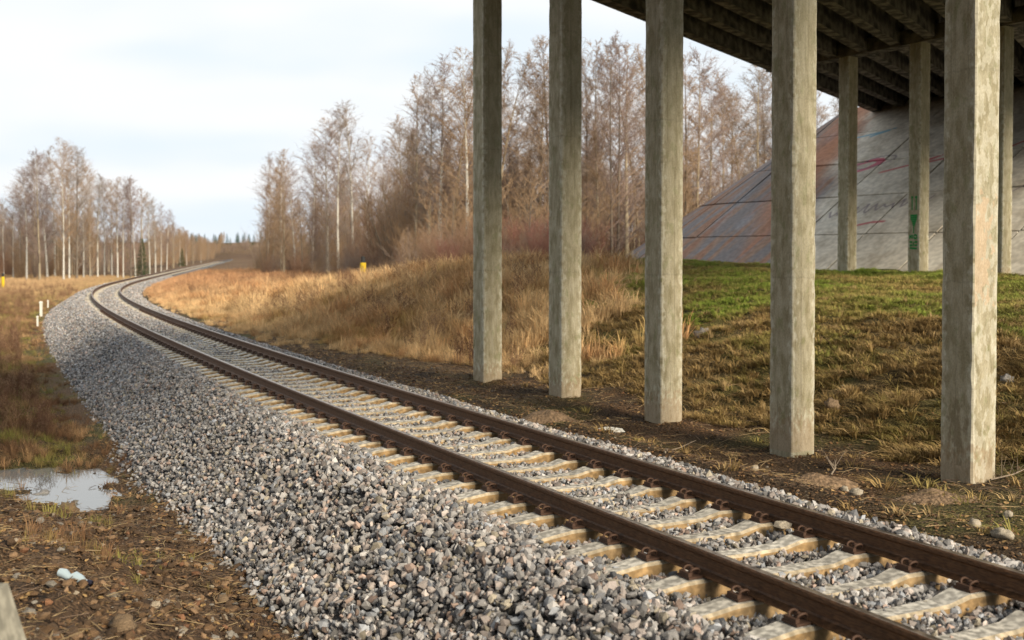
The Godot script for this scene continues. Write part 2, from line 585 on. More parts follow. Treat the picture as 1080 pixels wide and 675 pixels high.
func sleeper_mesh(m: Material, tone: float, grime: float) -> ArrayMesh:
	# local x runs across the track, y = 0 at the rail seat
	var xs := [-1.36, -1.30, -1.02, -0.56, -0.38, 0.0, 0.38, 0.56, 1.02, 1.30, 1.36]
	var tops := [-0.075, -0.045, -0.006, 0.0, -0.045, -0.052, -0.045, 0.0, -0.006, -0.045, -0.075]
	var ws := [0.085, 0.098, 0.104, 0.104, 0.09, 0.085, 0.09, 0.104, 0.104, 0.098, 0.085]
	var pale := Color(0.72, 0.68, 0.60)
	var edge := Color(0.64, 0.53, 0.37)
	var stained := Color(0.45, 0.29, 0.135)
	pale = pale.lerp(Color(0.42, 0.36, 0.28), grime) * tone
	edge = edge.lerp(Color(0.42, 0.34, 0.24), grime) * tone
	stained = stained.lerp(Color(0.36, 0.28, 0.18), grime) * tone
	var s := Shape.new()
	for i in xs.size() - 1:
		var ring := []
		for e in [i, i + 1]:
			var x: float = xs[e]
			var t: float = tops[e]
			var w: float = ws[e]
			ring.append([Vector3(x, t - 0.20, w + 0.055), Vector3(x, t - 0.022, w + 0.01), Vector3(x, t, w - 0.012), Vector3(x, t, -w + 0.012), Vector3(x, t - 0.022, -w - 0.01), Vector3(x, t - 0.20, -w - 0.055)])
		for k in 5:
			var col: Color = [stained, edge, pale, edge, stained][k]
			s.quad(ring[0][k], ring[1][k], ring[1][k + 1], ring[0][k + 1], col)
	for e in [0, xs.size() - 1]:
		var x: float = xs[e]
		var t: float = tops[e]
		var w: float = ws[e]
		s.quad(Vector3(x, t - 0.20, w + 0.055), Vector3(x, t, w - 0.012), Vector3(x, t, -w + 0.012), Vector3(x, t - 0.20, -w - 0.055), stained)
	return s.mesh(m)

func fastening_mesh(m: Material) -> ArrayMesh:
	# a spring clip bolted down beside the rail foot; local x points away from the rail
	var s := Shape.new()
	s.box(Vector3(-0.03, 0.0, -0.075), Vector3(0.11, 0.018, 0.075))
	s.box(Vector3(0.075, 0.018, -0.06), Vector3(0.105, 0.045, 0.06))
	for side in [-1.0, 1.0]:
		var pts := PackedVector3Array()
		var rr := PackedFloat32Array()
		for i in 9:
			var a := PI * (i / 8.0) * 1.35 - 0.5
			pts.append(Vector3(0.035 - cos(a) * 0.042, 0.045 + sin(a) * 0.026, side * (0.038 + 0.012 * sin(a))))
			rr.append(0.010)
		s.tube(pts, rr, 6)
	s.tube(PackedVector3Array([Vector3(0.035, 0.0, 0), Vector3(0.035, 0.075, 0)]), PackedFloat32Array([0.012, 0.012]), 8)
	s.tube(PackedVector3Array([Vector3(0.035, 0.048, 0), Vector3(0.035, 0.049, 0), Vector3(0.035, 0.068, 0), Vector3(0.035, 0.069, 0)]), PackedFloat32Array([0.001, 0.022, 0.022, 0.0]), 6)
	return s.mesh(m)

func sweep_rail(profile: Array, off: float, zs: PackedFloat32Array, m: Material) -> ArrayMesh:
	var s := Shape.new()
	var np := profile.size()
	for k in np:
		var a: Vector2 = profile[k]
		var b: Vector2 = profile[(k + 1) % np]
		var nn := Vector2(b.y - a.y, a.x - b.x).normalized()
		var k0 := s.v.size()
		for z in zs:
			var t := track_at(z).y
			for q in [a, b]:
				s.vert(w3(beside(z, off + q.x), q.y), Vector3(nn.x * cos(t), nn.y, nn.x * sin(t)), Vector2(q.x * 8.0 + q.y * 6.0, z))
		for j in zs.size() - 1:
			var e := k0 + j * 2
			s.idx.append_array(PackedInt32Array([e, e + 1, e + 2, e + 1, e + 3, e + 2]))
	return s.mesh(m)

func build_track() -> void:
	var track := thing("railway_track", Vector3.ZERO, "single track with rusty rails on pale concrete sleepers curving into the distance", "railway track")
	var rust := material("rail_rust", Color(0.17, 0.085, 0.04), 0.62)
	rust.metallic = 0.1
	rust.albedo_texture = noise_picture(41, 512, 0.02, 0.6, 1.0, 5)
	rust.uv1_triplanar = true
	rust.uv1_world_triplanar = true
	rust.uv1_scale = Vector3(1.4, 6.0, 1.4)
	var worn := material("rail_worn_top", Color(0.50, 0.40, 0.31), 0.33)
	worn.metallic = 0.75
	worn.albedo_texture = noise_picture(42, 256, 0.03, 0.6, 1.0, 4)
	worn.uv1_triplanar = true
	worn.uv1_world_triplanar = true
	worn.uv1_scale = Vector3(0.8, 0.8, 0.8)
	var zs := PackedFloat32Array()
	var z := -12.0
	while z < 1250.0:
		zs.append(z)
		z += 0.5 if z < 60.0 else (1.0 if z < 180.0 else 10.0)
	# counter-clockwise from the foot
	var prof := [Vector2(-0.075, -0.18), Vector2(0.075, -0.18), Vector2(0.075, -0.168), Vector2(0.02, -0.150), Vector2(0.010, -0.135), Vector2(0.009, -0.06), Vector2(0.018, -0.046), Vector2(0.0365, -0.038), Vector2(0.0375, -0.012), Vector2(0.030, -0.002), Vector2(0.0, 0.0), Vector2(-0.030, -0.002), Vector2(-0.0375, -0.012), Vector2(-0.0365, -0.038), Vector2(-0.018, -0.046), Vector2(-0.009, -0.06), Vector2(-0.010, -0.135), Vector2(-0.02, -0.150), Vector2(-0.075, -0.168)]
	var band := [Vector2(-0.024, -0.004), Vector2(0.024, -0.004), Vector2(0.022, 0.0012), Vector2(-0.022, 0.0012)]
	for off in [-0.797, 0.797]:
		var r := part("rail", sweep_rail(prof, off, zs, rust), track)
		part("running_surface", sweep_rail(band, off, zs, worn), r)
	var concrete := material("sleeper_concrete", Color.WHITE, 0.9, true)
	concrete.albedo_texture = noise_picture(43, 512, 0.02, 0.62, 1.0, 7)
	concrete.uv1_triplanar = true
	concrete.uv1_world_triplanar = true
	concrete.uv1_scale = Vector3(1.1, 1.1, 1.1)
	var sms := [sleeper_mesh(concrete, 1.0, 0.0), sleeper_mesh(concrete, 0.93, 0.12), sleeper_mesh(concrete, 0.97, 0.25), sleeper_mesh(concrete, 0.9, 0.05), sleeper_mesh(concrete, 1.05, 0.05)]
	var iron := material("clip_iron", Color(0.075, 0.042, 0.028), 0.7)
	iron.metallic = 0.2
	var fm := fastening_mesh(iron)
	# sleepers every 0.575 m along the line; the nearest ones are single parts, the far ones one mass
	var far := Shape.new()
	var count := 0
	z = 2.0
	while z < 420.0:
		var t := track_at(z)
		var here := w3(Vector2(t.x, z), -0.19)
		var turn := -t.y + rng.randf_range(-0.012, 0.012)
		if count < 210:
			var o := part("sleeper", sms[rng.randi() % 5], track, Transform3D(Basis(Vector3.UP, turn).rotated(Vector3(0, 0, 1), rng.randf_range(-0.004, 0.004)), here + Vector3(0, rng.randf_range(-0.004, 0.001), 0)))
			if count < 90:
				for rail in [-0.797, 0.797]:
					for side in [-1.0, 1.0]:
						part("rail_fastening", fm, o, Transform3D(Basis(Vector3.UP, 0.0 if side > 0 else PI), Vector3(rail + side * 0.088, 0.0, 0)))
		else:
			var b := Basis(Vector3.UP, turn)
			var c := [Vector3(-1.3, -0.15, 0.14), Vector3(1.3, -0.15, 0.14), Vector3(1.3, -0.15, -0.14), Vector3(-1.3, -0.15, -0.14), Vector3(-1.3, 0, 0.1), Vector3(1.3, 0, 0.1), Vector3(1.3, 0, -0.1), Vector3(-1.3, 0, -0.1)]
			var moved := []
			for q in c:
				moved.append(b * q + here)
			far.block(moved, Color(0.56, 0.5, 0.4))
		count += 1
		z += 0.575 * cos(t.y)
	var fo := part("sleeper", far.mesh(concrete), track)
	fo.set_meta("kind", "stuff")

# ---------------------------------------------------------------- the bridge
func column_picture(seed_: int, patched: bool) -> ImageTexture:
	# u runs round the four faces, v up the column (9 m): cement skin, board marks, damp stains, lime runs, moss
	var wide := 512
	var tall := 1024
	var fine := noise(seed_, 0.09, 4)
	var cloud := noise(seed_ + 1, 0.010, 4)
	var streak := noise(seed_ + 2, 0.02, 4)
	var edge := noise(seed_ + 3, 0.03, 4)
	var patch := noise(seed_ + 4, 0.022, 4)
	var im := Image.create(wide, tall, false, Image.FORMAT_RGB8)
	for j in tall:
		var h := 9.2 * (1.0 - (j + 0.5) / tall)
		for i in wide:
			var face := i / 128
			var across := (i % 128) / 128.0
			var s := streak.get_noise_2d(i * 1.3, j * 1.0)
			var cl := cloud.get_noise_2d(i * 1.1, j * 1.7)
			var c := Color(0.34, 0.30, 0.205)
			c = c.lerp(Color(0.215, 0.185, 0.105), smoothstep(-0.15, 0.4, cl) * 0.6)
			c = c.lerp(Color(0.46, 0.42, 0.32), smoothstep(0.05, 0.4, s) * 0.3)
			c = c.lerp(Color(0.19, 0.155, 0.085), smoothstep(0.08, 0.4, -s) * 0.35)
			var near_edge := minf(across, 1.0 - across)
			var lime := smoothstep(0.16, 0.0, near_edge + edge.get_noise_2d(i, j * 1.8) * 0.25)
			c = c.lerp(Color(0.52, 0.49, 0.39), lime * 0.6)
			# a pale splash band at the foot
			var foot := smoothstep(0.55, 0.15, h + edge.get_noise_2d(i * 0.8, j * 1.3) * 0.5)
			c = c.lerp(Color(0.52, 0.49, 0.38), foot * 0.65)
			var moss := smoothstep(0.22, 0.5, edge.get_noise_2d(i * 0.5 + 300.0, j * 0.9))
			c = c.lerp(Color(0.17, 0.18, 0.07), moss * 0.35)
			# shuttering joints
			for joint in [2.35, 4.75, 6.6]:
				if absf(h - joint - edge.get_noise_2d(i * 0.7, joint * 50.0) * 0.02) < 0.012:
					c = c.darkened(0.12)
				if h > joint and int(joint * 10.0 + face) % 2 == 0:
					c = c.lerp(Color(0.25, 0.235, 0.165), 0.18)
			# air holes and a few drip runs
			if fine.get_noise_2d(i * 3.1 + 900.0, j * 8.0) > 0.52:
				c = c.darkened(0.45)
			var drip := streak.get_noise_2d(i * 3.0 + 700.0, j * 0.06)
			c = c.lerp(Color(0.16, 0.135, 0.085), smoothstep(0.25, 0.5, drip) * 0.4)
			c = c.lerp(Color(0.24, 0.16, 0.09), smoothstep(0.3, 0.05, h - 0.25 + edge.get_noise_2d(i * 1.4, j * 2.4) * 0.35) * 0.55)
			if patched:
				var q := patch.get_noise_2d(i, j * 1.6)
				if face == 1:
					var skin := smoothstep(0.02, 0.06, q + 0.10 - absf(h - 3.0) * 0.075)
					c = c.lerp(Color(0.50, 0.47, 0.38), skin * 0.4)
					var e2 := edge.get_noise_2d(i * 0.8 + 90.0, j * 1.8)
					var worn := smoothstep(0.0, 0.05, minf(0.62 + e2 * 0.6 - across, 0.55 - absf(h - 2.72) + e2 * 0.35))
					c = c.lerp(Color(0.42, 0.315, 0.21), worn * 0.75)
				if face == 0 and h < 1.15 and h > 0.25:
					var damp := smoothstep(0.0, 0.25, 0.36 - absf(across - 0.55) + q * 0.5 + edge.get_noise_2d(i * 1.5, j) * 0.3 - smoothstep(0.65, 0.2, h) * 0.3 - smoothstep(0.7, 1.15, h) * 0.35)
					c = c.lerp(Color(0.17, 0.13, 0.075), damp * 0.6)
			var g := 1.0 + fine.get_noise_2d(i * 1.2, j * 2.7) * 0.2
			c = Color(c.r * g, c.g * g, c.b * g)
			im.set_pixel(i, j, c.linear_to_srgb())
	return ImageTexture.create_from_image(im)

func column_mesh(seed_: int, m: Material, height: float, shift: float) -> ArrayMesh:
	# a square column whose arrises are worn; local x along the row, local z across it; y = 0 at the foot
	var s := Shape.new()
	var half := 0.215
	var ch := 0.016
	var wear := noise(seed_, 0.8, 3)
	var n := int(height / 0.16)
	var corners := [Vector2(-1, 1), Vector2(1, 1), Vector2(1, -1), Vector2(-1, -1)]
	for j in n:
		var ya := height * j / n
		var yb := height * (j + 1) / n
		for f in 4:
			var a: Vector2 = corners[f]
			var b: Vector2 = corners[(f + 1) % 4]
			var along := (b - a) * 0.5
			var out := Vector2(-along.y, along.x)
			var rows := []
			for y in [ya, yb]:
				var ca := ch * (0.8 + 1.8 * maxf(0.0, wear.get_noise_2d(y * 6.0, f * 40.0)))
				var cb := ch * (0.8 + 1.8 * maxf(0.0, wear.get_noise_2d(y * 6.0, ((f + 1) % 4) * 40.0)))
				var p0 := a * half + along * ca
				var p1 := b * half - along * cb
				var p2 := b * half - out * cb
				rows.append([Vector3(p0.x, y, p0.y), Vector3(p1.x, y, p1.y), Vector3(p2.x, y, p2.y)])
			var u0 := f * 0.25 + 0.004
			var u1 := f * 0.25 + 0.246
			var va := 1.0 - (ya + shift) / 9.2
			var vb := 1.0 - (yb + shift) / 9.2
			s.quad(rows[0][0], rows[0][1], rows[1][1], rows[1][0], Color.WHITE, Vector2(u0, va), Vector2(u1, va), Vector2(u1, vb), Vector2(u0, vb))
			s.quad(rows[0][1], rows[0][2], rows[1][2], rows[1][1], Color.WHITE, Vector2(u1, va), Vector2(u1, va), Vector2(u1, vb), Vector2(u1, vb))
	return s.mesh(m)

func build_bridge() -> void:
	var bridge := thing("road_bridge", w3(FIRST_COLUMN, 0.0), "concrete road bridge on rows of square columns crossing the track", "bridge")
	var origin := w3(FIRST_COLUMN, 0.0)
	var looks := []
	for k in 5:
		var cm := material("column_concrete", Color.WHITE, 0.92)
		cm.albedo_texture = column_picture(60 + k * 17, k == 4)
		relief(cm, 66 + k, 256, 0.05, 3.0)
		cm.normal_scale = 0.5
		looks.append(cm)
	var green := material("green_paint", Color(0.02, 0.20, 0.05), 0.8)
	var turn := -atan2(0.856, 0.517)   # local x -> along the row
	# rows along the line: the row behind the viewer, the row beside the track, the row at the slope
	var steps_row := Vector2(1.44, -2.38)
	var span := Vector2(9.89, 16.2)
	var tops := 8.75
	var named := {
		"1_0": "slim column farthest from the viewer in the trackside row", "1_1": "second column from the far end of the trackside row", "1_2": "middle column of the trackside row",
		"1_3": "pale-faced column second nearest the viewer in the trackside row", "1_4": "large near column with peeling orange-pink render patch", "2_1": "back column standing clear in front of the pale slabs", "2_2": "back column with green painted marks", "2_3": "back column half hidden behind the large near column"}
	for row in range(-1, 3):
		for k in 5:
			var at := FIRST_COLUMN + span * (row - 1) + steps_row * k
			var foot := land(at.x, at.y) - 0.25
			if row == 1: foot = -0.75
			var look: StandardMaterial3D = looks[4] if row == 1 and k == 4 else looks[(k + row + 2) % 4]
			var o := part("column", column_mesh(80 + k + row * 7, look, tops - foot, -0.3 if row == 1 else 0.3 * (k % 3)), bridge, Transform3D(Basis(Vector3.UP, turn), w3(at, foot) - origin))
			if named.has("%d_%d" % [row, k]):
				o.set_meta("label", named["%d_%d" % [row, k]])
			if row == 2 and k == 2:
				painted_marks(o, green, foot)
	# deck: girders along the axis, slab on top, cap beams on the rows
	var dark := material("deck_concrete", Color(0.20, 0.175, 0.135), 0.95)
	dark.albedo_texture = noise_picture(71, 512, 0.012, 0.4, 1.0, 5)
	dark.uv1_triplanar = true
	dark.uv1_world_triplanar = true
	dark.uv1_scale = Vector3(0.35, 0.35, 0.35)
	var right := Vector2(AXIS.y, -AXIS.x)
	var edge := Vector2(-1.0, 23.24)      # a point under the far edge of the deck
	var wide := 13.9
	var from := -48.0
	var to := 38.0
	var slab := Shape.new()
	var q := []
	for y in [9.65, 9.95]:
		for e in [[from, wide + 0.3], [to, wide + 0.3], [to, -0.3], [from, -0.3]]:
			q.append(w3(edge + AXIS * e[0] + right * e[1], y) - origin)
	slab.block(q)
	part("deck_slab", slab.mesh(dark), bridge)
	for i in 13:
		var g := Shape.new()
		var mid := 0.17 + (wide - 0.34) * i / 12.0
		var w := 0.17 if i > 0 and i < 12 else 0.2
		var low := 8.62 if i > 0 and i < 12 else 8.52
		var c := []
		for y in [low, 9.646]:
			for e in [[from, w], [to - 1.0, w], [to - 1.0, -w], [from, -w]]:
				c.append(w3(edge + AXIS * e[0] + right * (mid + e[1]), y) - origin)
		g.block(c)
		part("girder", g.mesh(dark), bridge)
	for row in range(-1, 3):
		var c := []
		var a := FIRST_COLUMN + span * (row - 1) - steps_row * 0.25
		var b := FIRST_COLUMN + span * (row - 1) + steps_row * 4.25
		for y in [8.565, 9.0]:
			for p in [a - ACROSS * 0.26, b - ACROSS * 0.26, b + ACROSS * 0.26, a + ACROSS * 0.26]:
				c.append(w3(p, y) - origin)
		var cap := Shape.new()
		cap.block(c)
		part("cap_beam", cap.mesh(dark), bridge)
	# kerb and parapet on each side
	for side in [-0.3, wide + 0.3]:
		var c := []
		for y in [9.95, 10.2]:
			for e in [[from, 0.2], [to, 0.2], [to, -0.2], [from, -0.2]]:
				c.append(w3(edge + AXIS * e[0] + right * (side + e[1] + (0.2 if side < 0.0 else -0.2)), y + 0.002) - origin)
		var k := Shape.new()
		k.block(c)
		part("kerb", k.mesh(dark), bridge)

func painted_marks(column: Node3D, m: Material, foot: float) -> void:
	# weathered green paint on the face that looks across the track: two posts, a heart-like shield on a stem, two rows of letters
	var z := 0.2165
	var strokes := [
		[-0.10, 3.05, -0.02, 3.05], [-0.06, 3.05, -0.06, 2.66], [0.04, 3.05, 0.13, 3.05], [0.09, 3.05, 0.09, 2.66],
		[-0.12, 2.50, 0.13, 2.50], [-0.12, 2.44, 0.13, 2.44], [-0.11, 2.38, 0.12, 2.38], [-0.07, 2.32, 0.09, 2.32], [-0.05, 2.26, 0.07, 2.26], [-0.03, 2.20, 0.05, 2.20], [0.0, 2.16, 0.0, 1.96],
		[-0.14, 1.92, -0.14, 1.80], [-0.14, 1.86, -0.08, 1.86], [-0.08, 1.92, -0.08, 1.80], [-0.03, 1.92, -0.03, 1.80], [0.02, 1.91, 0.10, 1.91], [0.02, 1.81, 0.10, 1.81], [0.02, 1.91, 0.02, 1.81], [0.12, 1.92, 0.12, 1.80],
		[-0.14, 1.70, -0.04, 1.70], [-0.14, 1.60, -0.04, 1.60], [0.0, 1.71, 0.0, 1.58], [0.04, 1.70, 0.14, 1.70], [0.04, 1.60, 0.14, 1.60], [-0.13, 1.52, 0.13, 1.50]]
	for e in strokes:
		var a := Vector2(e[0], e[1] - 0.55 + 1.45)
		var b := Vector2(e[2], e[3] - 0.55 + 1.45)
		var wdt := 0.028 if absf(a.y - b.y) < 0.03 else 0.018
		var nn := (b - a).normalized().orthogonal() * wdt
		var pts := [a - nn, b - nn, b + nn, a + nn]
		var p3 := []
		for p in pts:
			p3.append(Vector3(p.x, p.y - foot, z + 0.0015))
		var s := Shape.new()
		s.quad(p3[0], p3[1], p3[2], p3[3])
		part("paint_stroke", s.mesh(m), column)

func revetment_point(q: float, v: float) -> Array:   # place and normal on the slope: q metres along the toe, v metres up the slope
	var run := v / 1.2019
	var y := SLOPE_Y + run / 1.5
	if q <= CONE_Q:
		var p := TOE + ACROSS * run - ROW * q
		return [w3(p, y), Vector3(-ACROSS.x, 1.5, ACROSS.y).normalized()]
	var phi := (q - CONE_Q) / CONE_R
	var out := -ACROSS * cos(phi) - ROW * sin(phi)
	var p2 := TOE + ACROSS * CONE_R - ROW * CONE_Q + out * maxf(0.02, CONE_R - run)
	return [w3(p2, y), Vector3(out.x, 1.5, -out.y).normalized()]

func scrawl(im: Image, pts: Array, col: Color, width: int) -> void:
	# spray paint along points given in (q, v)
	for i in pts.size() - 1:
		var a: Vector2 = pts[i]
		var b: Vector2 = pts[i + 1]
		var n := int(a.distance_to(b) * 60.0) + 2
		for k in n:
			var p := a.lerp(b, float(k) / n)
			var x := int((p.x + 8.0) / 44.0 * im.get_width())
			var y := int((1.0 - p.y / 14.0) * im.get_height())
			for dy in range(-width, width + 1):
				for dx in range(-width, width + 1):
					if dx * dx + dy * dy <= width * width and x + dx >= 0 and y + dy >= 0 and x + dx < im.get_width() and y + dy < im.get_height():
						var old := im.get_pixel(x + dx, y + dy)
						im.set_pixel(x + dx, y + dy, old.lerp(col, 0.28))

func build_revetment() -> void:
	# one picture of the weathering runs over all slabs: q from -8 to 36 m, v from 0 to 14 m
	var wide := 1320
	var tall := 420
	var im := Image.create(wide, tall, false, Image.FORMAT_RGB8)
	var a := noise(90, 0.012, 4)
	var b := noise(91, 0.02, 5)
	var f := noise(92, 0.12, 3)
	for j in tall:
		var v := 14.0 * (1.0 - (j + 0.5) / tall)
		for i in wide:
			var q := -8.0 + 44.0 * (i + 0.5) / wide
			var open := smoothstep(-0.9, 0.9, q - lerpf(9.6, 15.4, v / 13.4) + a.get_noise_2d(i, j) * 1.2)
			var run := b.get_noise_2d(i * 2.2, j * 0.28)
			var dry := Color(0.60, 0.55, 0.46).lerp(Color(0.46, 0.41, 0.33), smoothstep(-0.2, 0.4, a.get_noise_2d(i * 2.0, j * 1.5)))
			dry = dry.lerp(Color(0.66, 0.62, 0.53), smoothstep(0.1, 0.5, b.get_noise_2d(i * 0.9, j * 0.9 + 77.0)) * 0.6)
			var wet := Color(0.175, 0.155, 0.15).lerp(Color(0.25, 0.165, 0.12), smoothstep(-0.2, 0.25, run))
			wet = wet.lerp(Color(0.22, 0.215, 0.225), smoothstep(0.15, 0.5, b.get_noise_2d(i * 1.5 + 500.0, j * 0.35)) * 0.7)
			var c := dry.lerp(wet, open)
			# the rust-red run where water drips off the deck edge
			var drip := smoothstep(1.7, 0.2, absf(q - lerpf(12.4, 15.7, v / 13.4)) + run * 1.3 + maxf(0.0, 5.0 - v) * 0.35)
			c = c.lerp(Color(0.36, 0.15, 0.07), drip * 0.75)
			c = c.lerp(Color(0.24, 0.105, 0.06), smoothstep(0.2, 0.45, run) * open * 0.55)
			var g := 1.0 + f.get_noise_2d(i, j) * 0.3
			im.set_pixel(i, j, Color(c.r * g, c.g * g, c.b * g).linear_to_srgb())
	var pink := Color(0.78, 0.45, 0.50)
	var ink := Color(0.52, 0.48, 0.49)
	var red := Color(0.74, 0.42, 0.42)
	var blue := Color(0.45, 0.62, 0.70)
	var loop := []
	for k in 22:
		loop.append(Vector2(11.6 + cos(k * 0.6) * (0.9 - k * 0.02), 7.75 + sin(k * 0.6) * 0.38 + cos(k * 0.6) * -0.25))
	scrawl(im, loop, pink, 3)
	var ring := []
	for k in 13:
		ring.append(Vector2(11.2 + cos(k * 0.52) * 0.85, 8.0 + sin(k * 0.52) * 0.4 - cos(k * 0.52) * 0.25))
	scrawl(im, ring, ink, 1)
	scrawl(im, [Vector2(10.3, 7.1), Vector2(9.0, 7.6), Vector2(8.1, 8.1), Vector2(8.9, 7.5), Vector2(7.2, 8.0), Vector2(6.2, 8.5)], red, 2)
	scrawl(im, [Vector2(6.6, 7.9), Vector2(5.4, 8.2), Vector2(4.6, 8.9)], red, 2)
	scrawl(im, [Vector2(14.0, 10.3), Vector2(13.2, 10.5), Vector2(12.4, 10.7), Vector2(13.1, 10.3), Vector2(12.2, 10.9)], blue, 2)
	var word := []
	for k in 34:
		word.append(Vector2(10.6 - k * 0.125, 4.0 + k * 0.028 + (0.28 if k % 3 == 0 else -0.12) + 0.15 * sin(k * 1.7)))
	scrawl(im, word, ink, 1)
	scrawl(im, [Vector2(8.6, 3.3), Vector2(8.0, 3.5), Vector2(7.5, 3.5)], Color(0.7, 0.4, 0.4), 2)
	scrawl(im, [Vector2(3.4, 1.6), Vector2(3.0, 1.8), Vector2(2.7, 1.7)], red, 3)
	scrawl(im, [Vector2(3.5, 2.6), Vector2(3.2, 2.7)], Color(0.75, 0.5, 0.1), 3)
	scrawl(im, [Vector2(3.6, 5.0), Vector2(3.2, 5.5), Vector2(2.8, 5.1), Vector2(2.5, 5.6), Vector2(2.0, 5.3)], ink, 1)
	var m := material("slab_concrete", Color.WHITE, 0.85, true)
	m.albedo_texture = ImageTexture.create_from_image(im)
	m.texture_repeat = false
	var root := thing("slab_revetment", w3(TOE, SLOPE_Y), "slope of weathered concrete slabs with graffiti under the end of the bridge", "revetment")
	var rows := 5
	var size_v := 2.705
	var qs := PackedFloat32Array([])
	var q0 := -7.2
	while q0 < CONE_Q - 0.1:
		qs.append(q0)
		q0 += 3.0
	var left := qs[qs.size() - 1]
	qs[qs.size() - 1] = CONE_Q
	var wedge := CONE_R * 0.262
	for k in 7:
		qs.append(CONE_Q + wedge * (k + 1))
	left = 0.0
	for r in rows:
		for k in qs.size() - 1:
			var s := Shape.new()
			var gap_v := 0.045
			var v0 := r * size_v + gap_v
			var v1 := (r + 1) * size_v - gap_v
			var on_cone := qs[k] >= CONE_Q - 0.01
			var stretch := 1.0 if not on_cone else CONE_R / maxf(1.2, CONE_R - v0 / 1.2019)
			var gap := 0.04 * stretch
			var qa := qs[k] + gap
			var qb := qs[k + 1] - gap
			var lift := rng.randf_range(-0.012, 0.02)
			var tilt := rng.randf_range(-0.02, 0.02)
			var tone := Color.WHITE * rng.randf_range(0.84, 1.06)
			var n := 4 if on_cone else 2
			for e in n:
				var ua := lerpf(qa, qb, float(e) / n)
				var ub := lerpf(qa, qb, float(e + 1) / n)
				var c := []
				var t := []
				for pq in [[ua, v0], [ub, v0], [ub, v1], [ua, v1]]:
					var pn := revetment_point(pq[0], pq[1])
					var top: Vector3 = pn[0] + pn[1] * (lift + (tilt if pq[1] == v1 else 0.0))
					c.append([top - root.position, top - pn[1] * 0.14 - root.position])
					t.append(Vector2((pq[0] + 8.0) / 44.0, 1.0 - pq[1] / 14.0))
				s.quad(c[1][0], c[0][0], c[3][0], c[2][0], tone, t[1], t[0], t[3], t[2])
				s.quad(c[0][0], c[1][0], c[1][1], c[0][1], tone, t[0], t[1], t[1], t[0])
				s.quad(c[2][0], c[3][0], c[3][1], c[2][1], tone, t[2], t[3], t[3], t[2])
				if e == 0: s.quad(c[3][0], c[0][0], c[0][1], c[3][1], tone, t[3], t[0], t[0], t[3])
				if e == n - 1: s.quad(c[1][0], c[2][0], c[2][1], c[1][1], tone, t[1], t[2], t[2], t[1])
			part("slab", s.mesh(m), root)
	# a low concrete footing along the toe
	var foot := Shape.new()
	var fa := TOE + ROW * 7.0 - ACROSS * 0.45
	var fb := TOE - ROW * CONE_Q - ACROSS * 0.45
	var fc := []
	for y in [0.2, SLOPE_Y + 0.02]:
		for p in [fa, fb, fb + ACROSS * 0.42, fa + ACROSS * 0.42]:
			fc.append(w3(p, y) - root.position)
	foot.block(fc)
	var fmat := material("footing_concrete", Color(0.34, 0.32, 0.27), 0.9)
	fmat.albedo_texture = noise_picture(95, 256, 0.03, 0.6, 1.0)
	fmat.uv1_triplanar = true
	fmat.uv1_world_triplanar = true
	part("footing", foot.mesh(fmat), root)

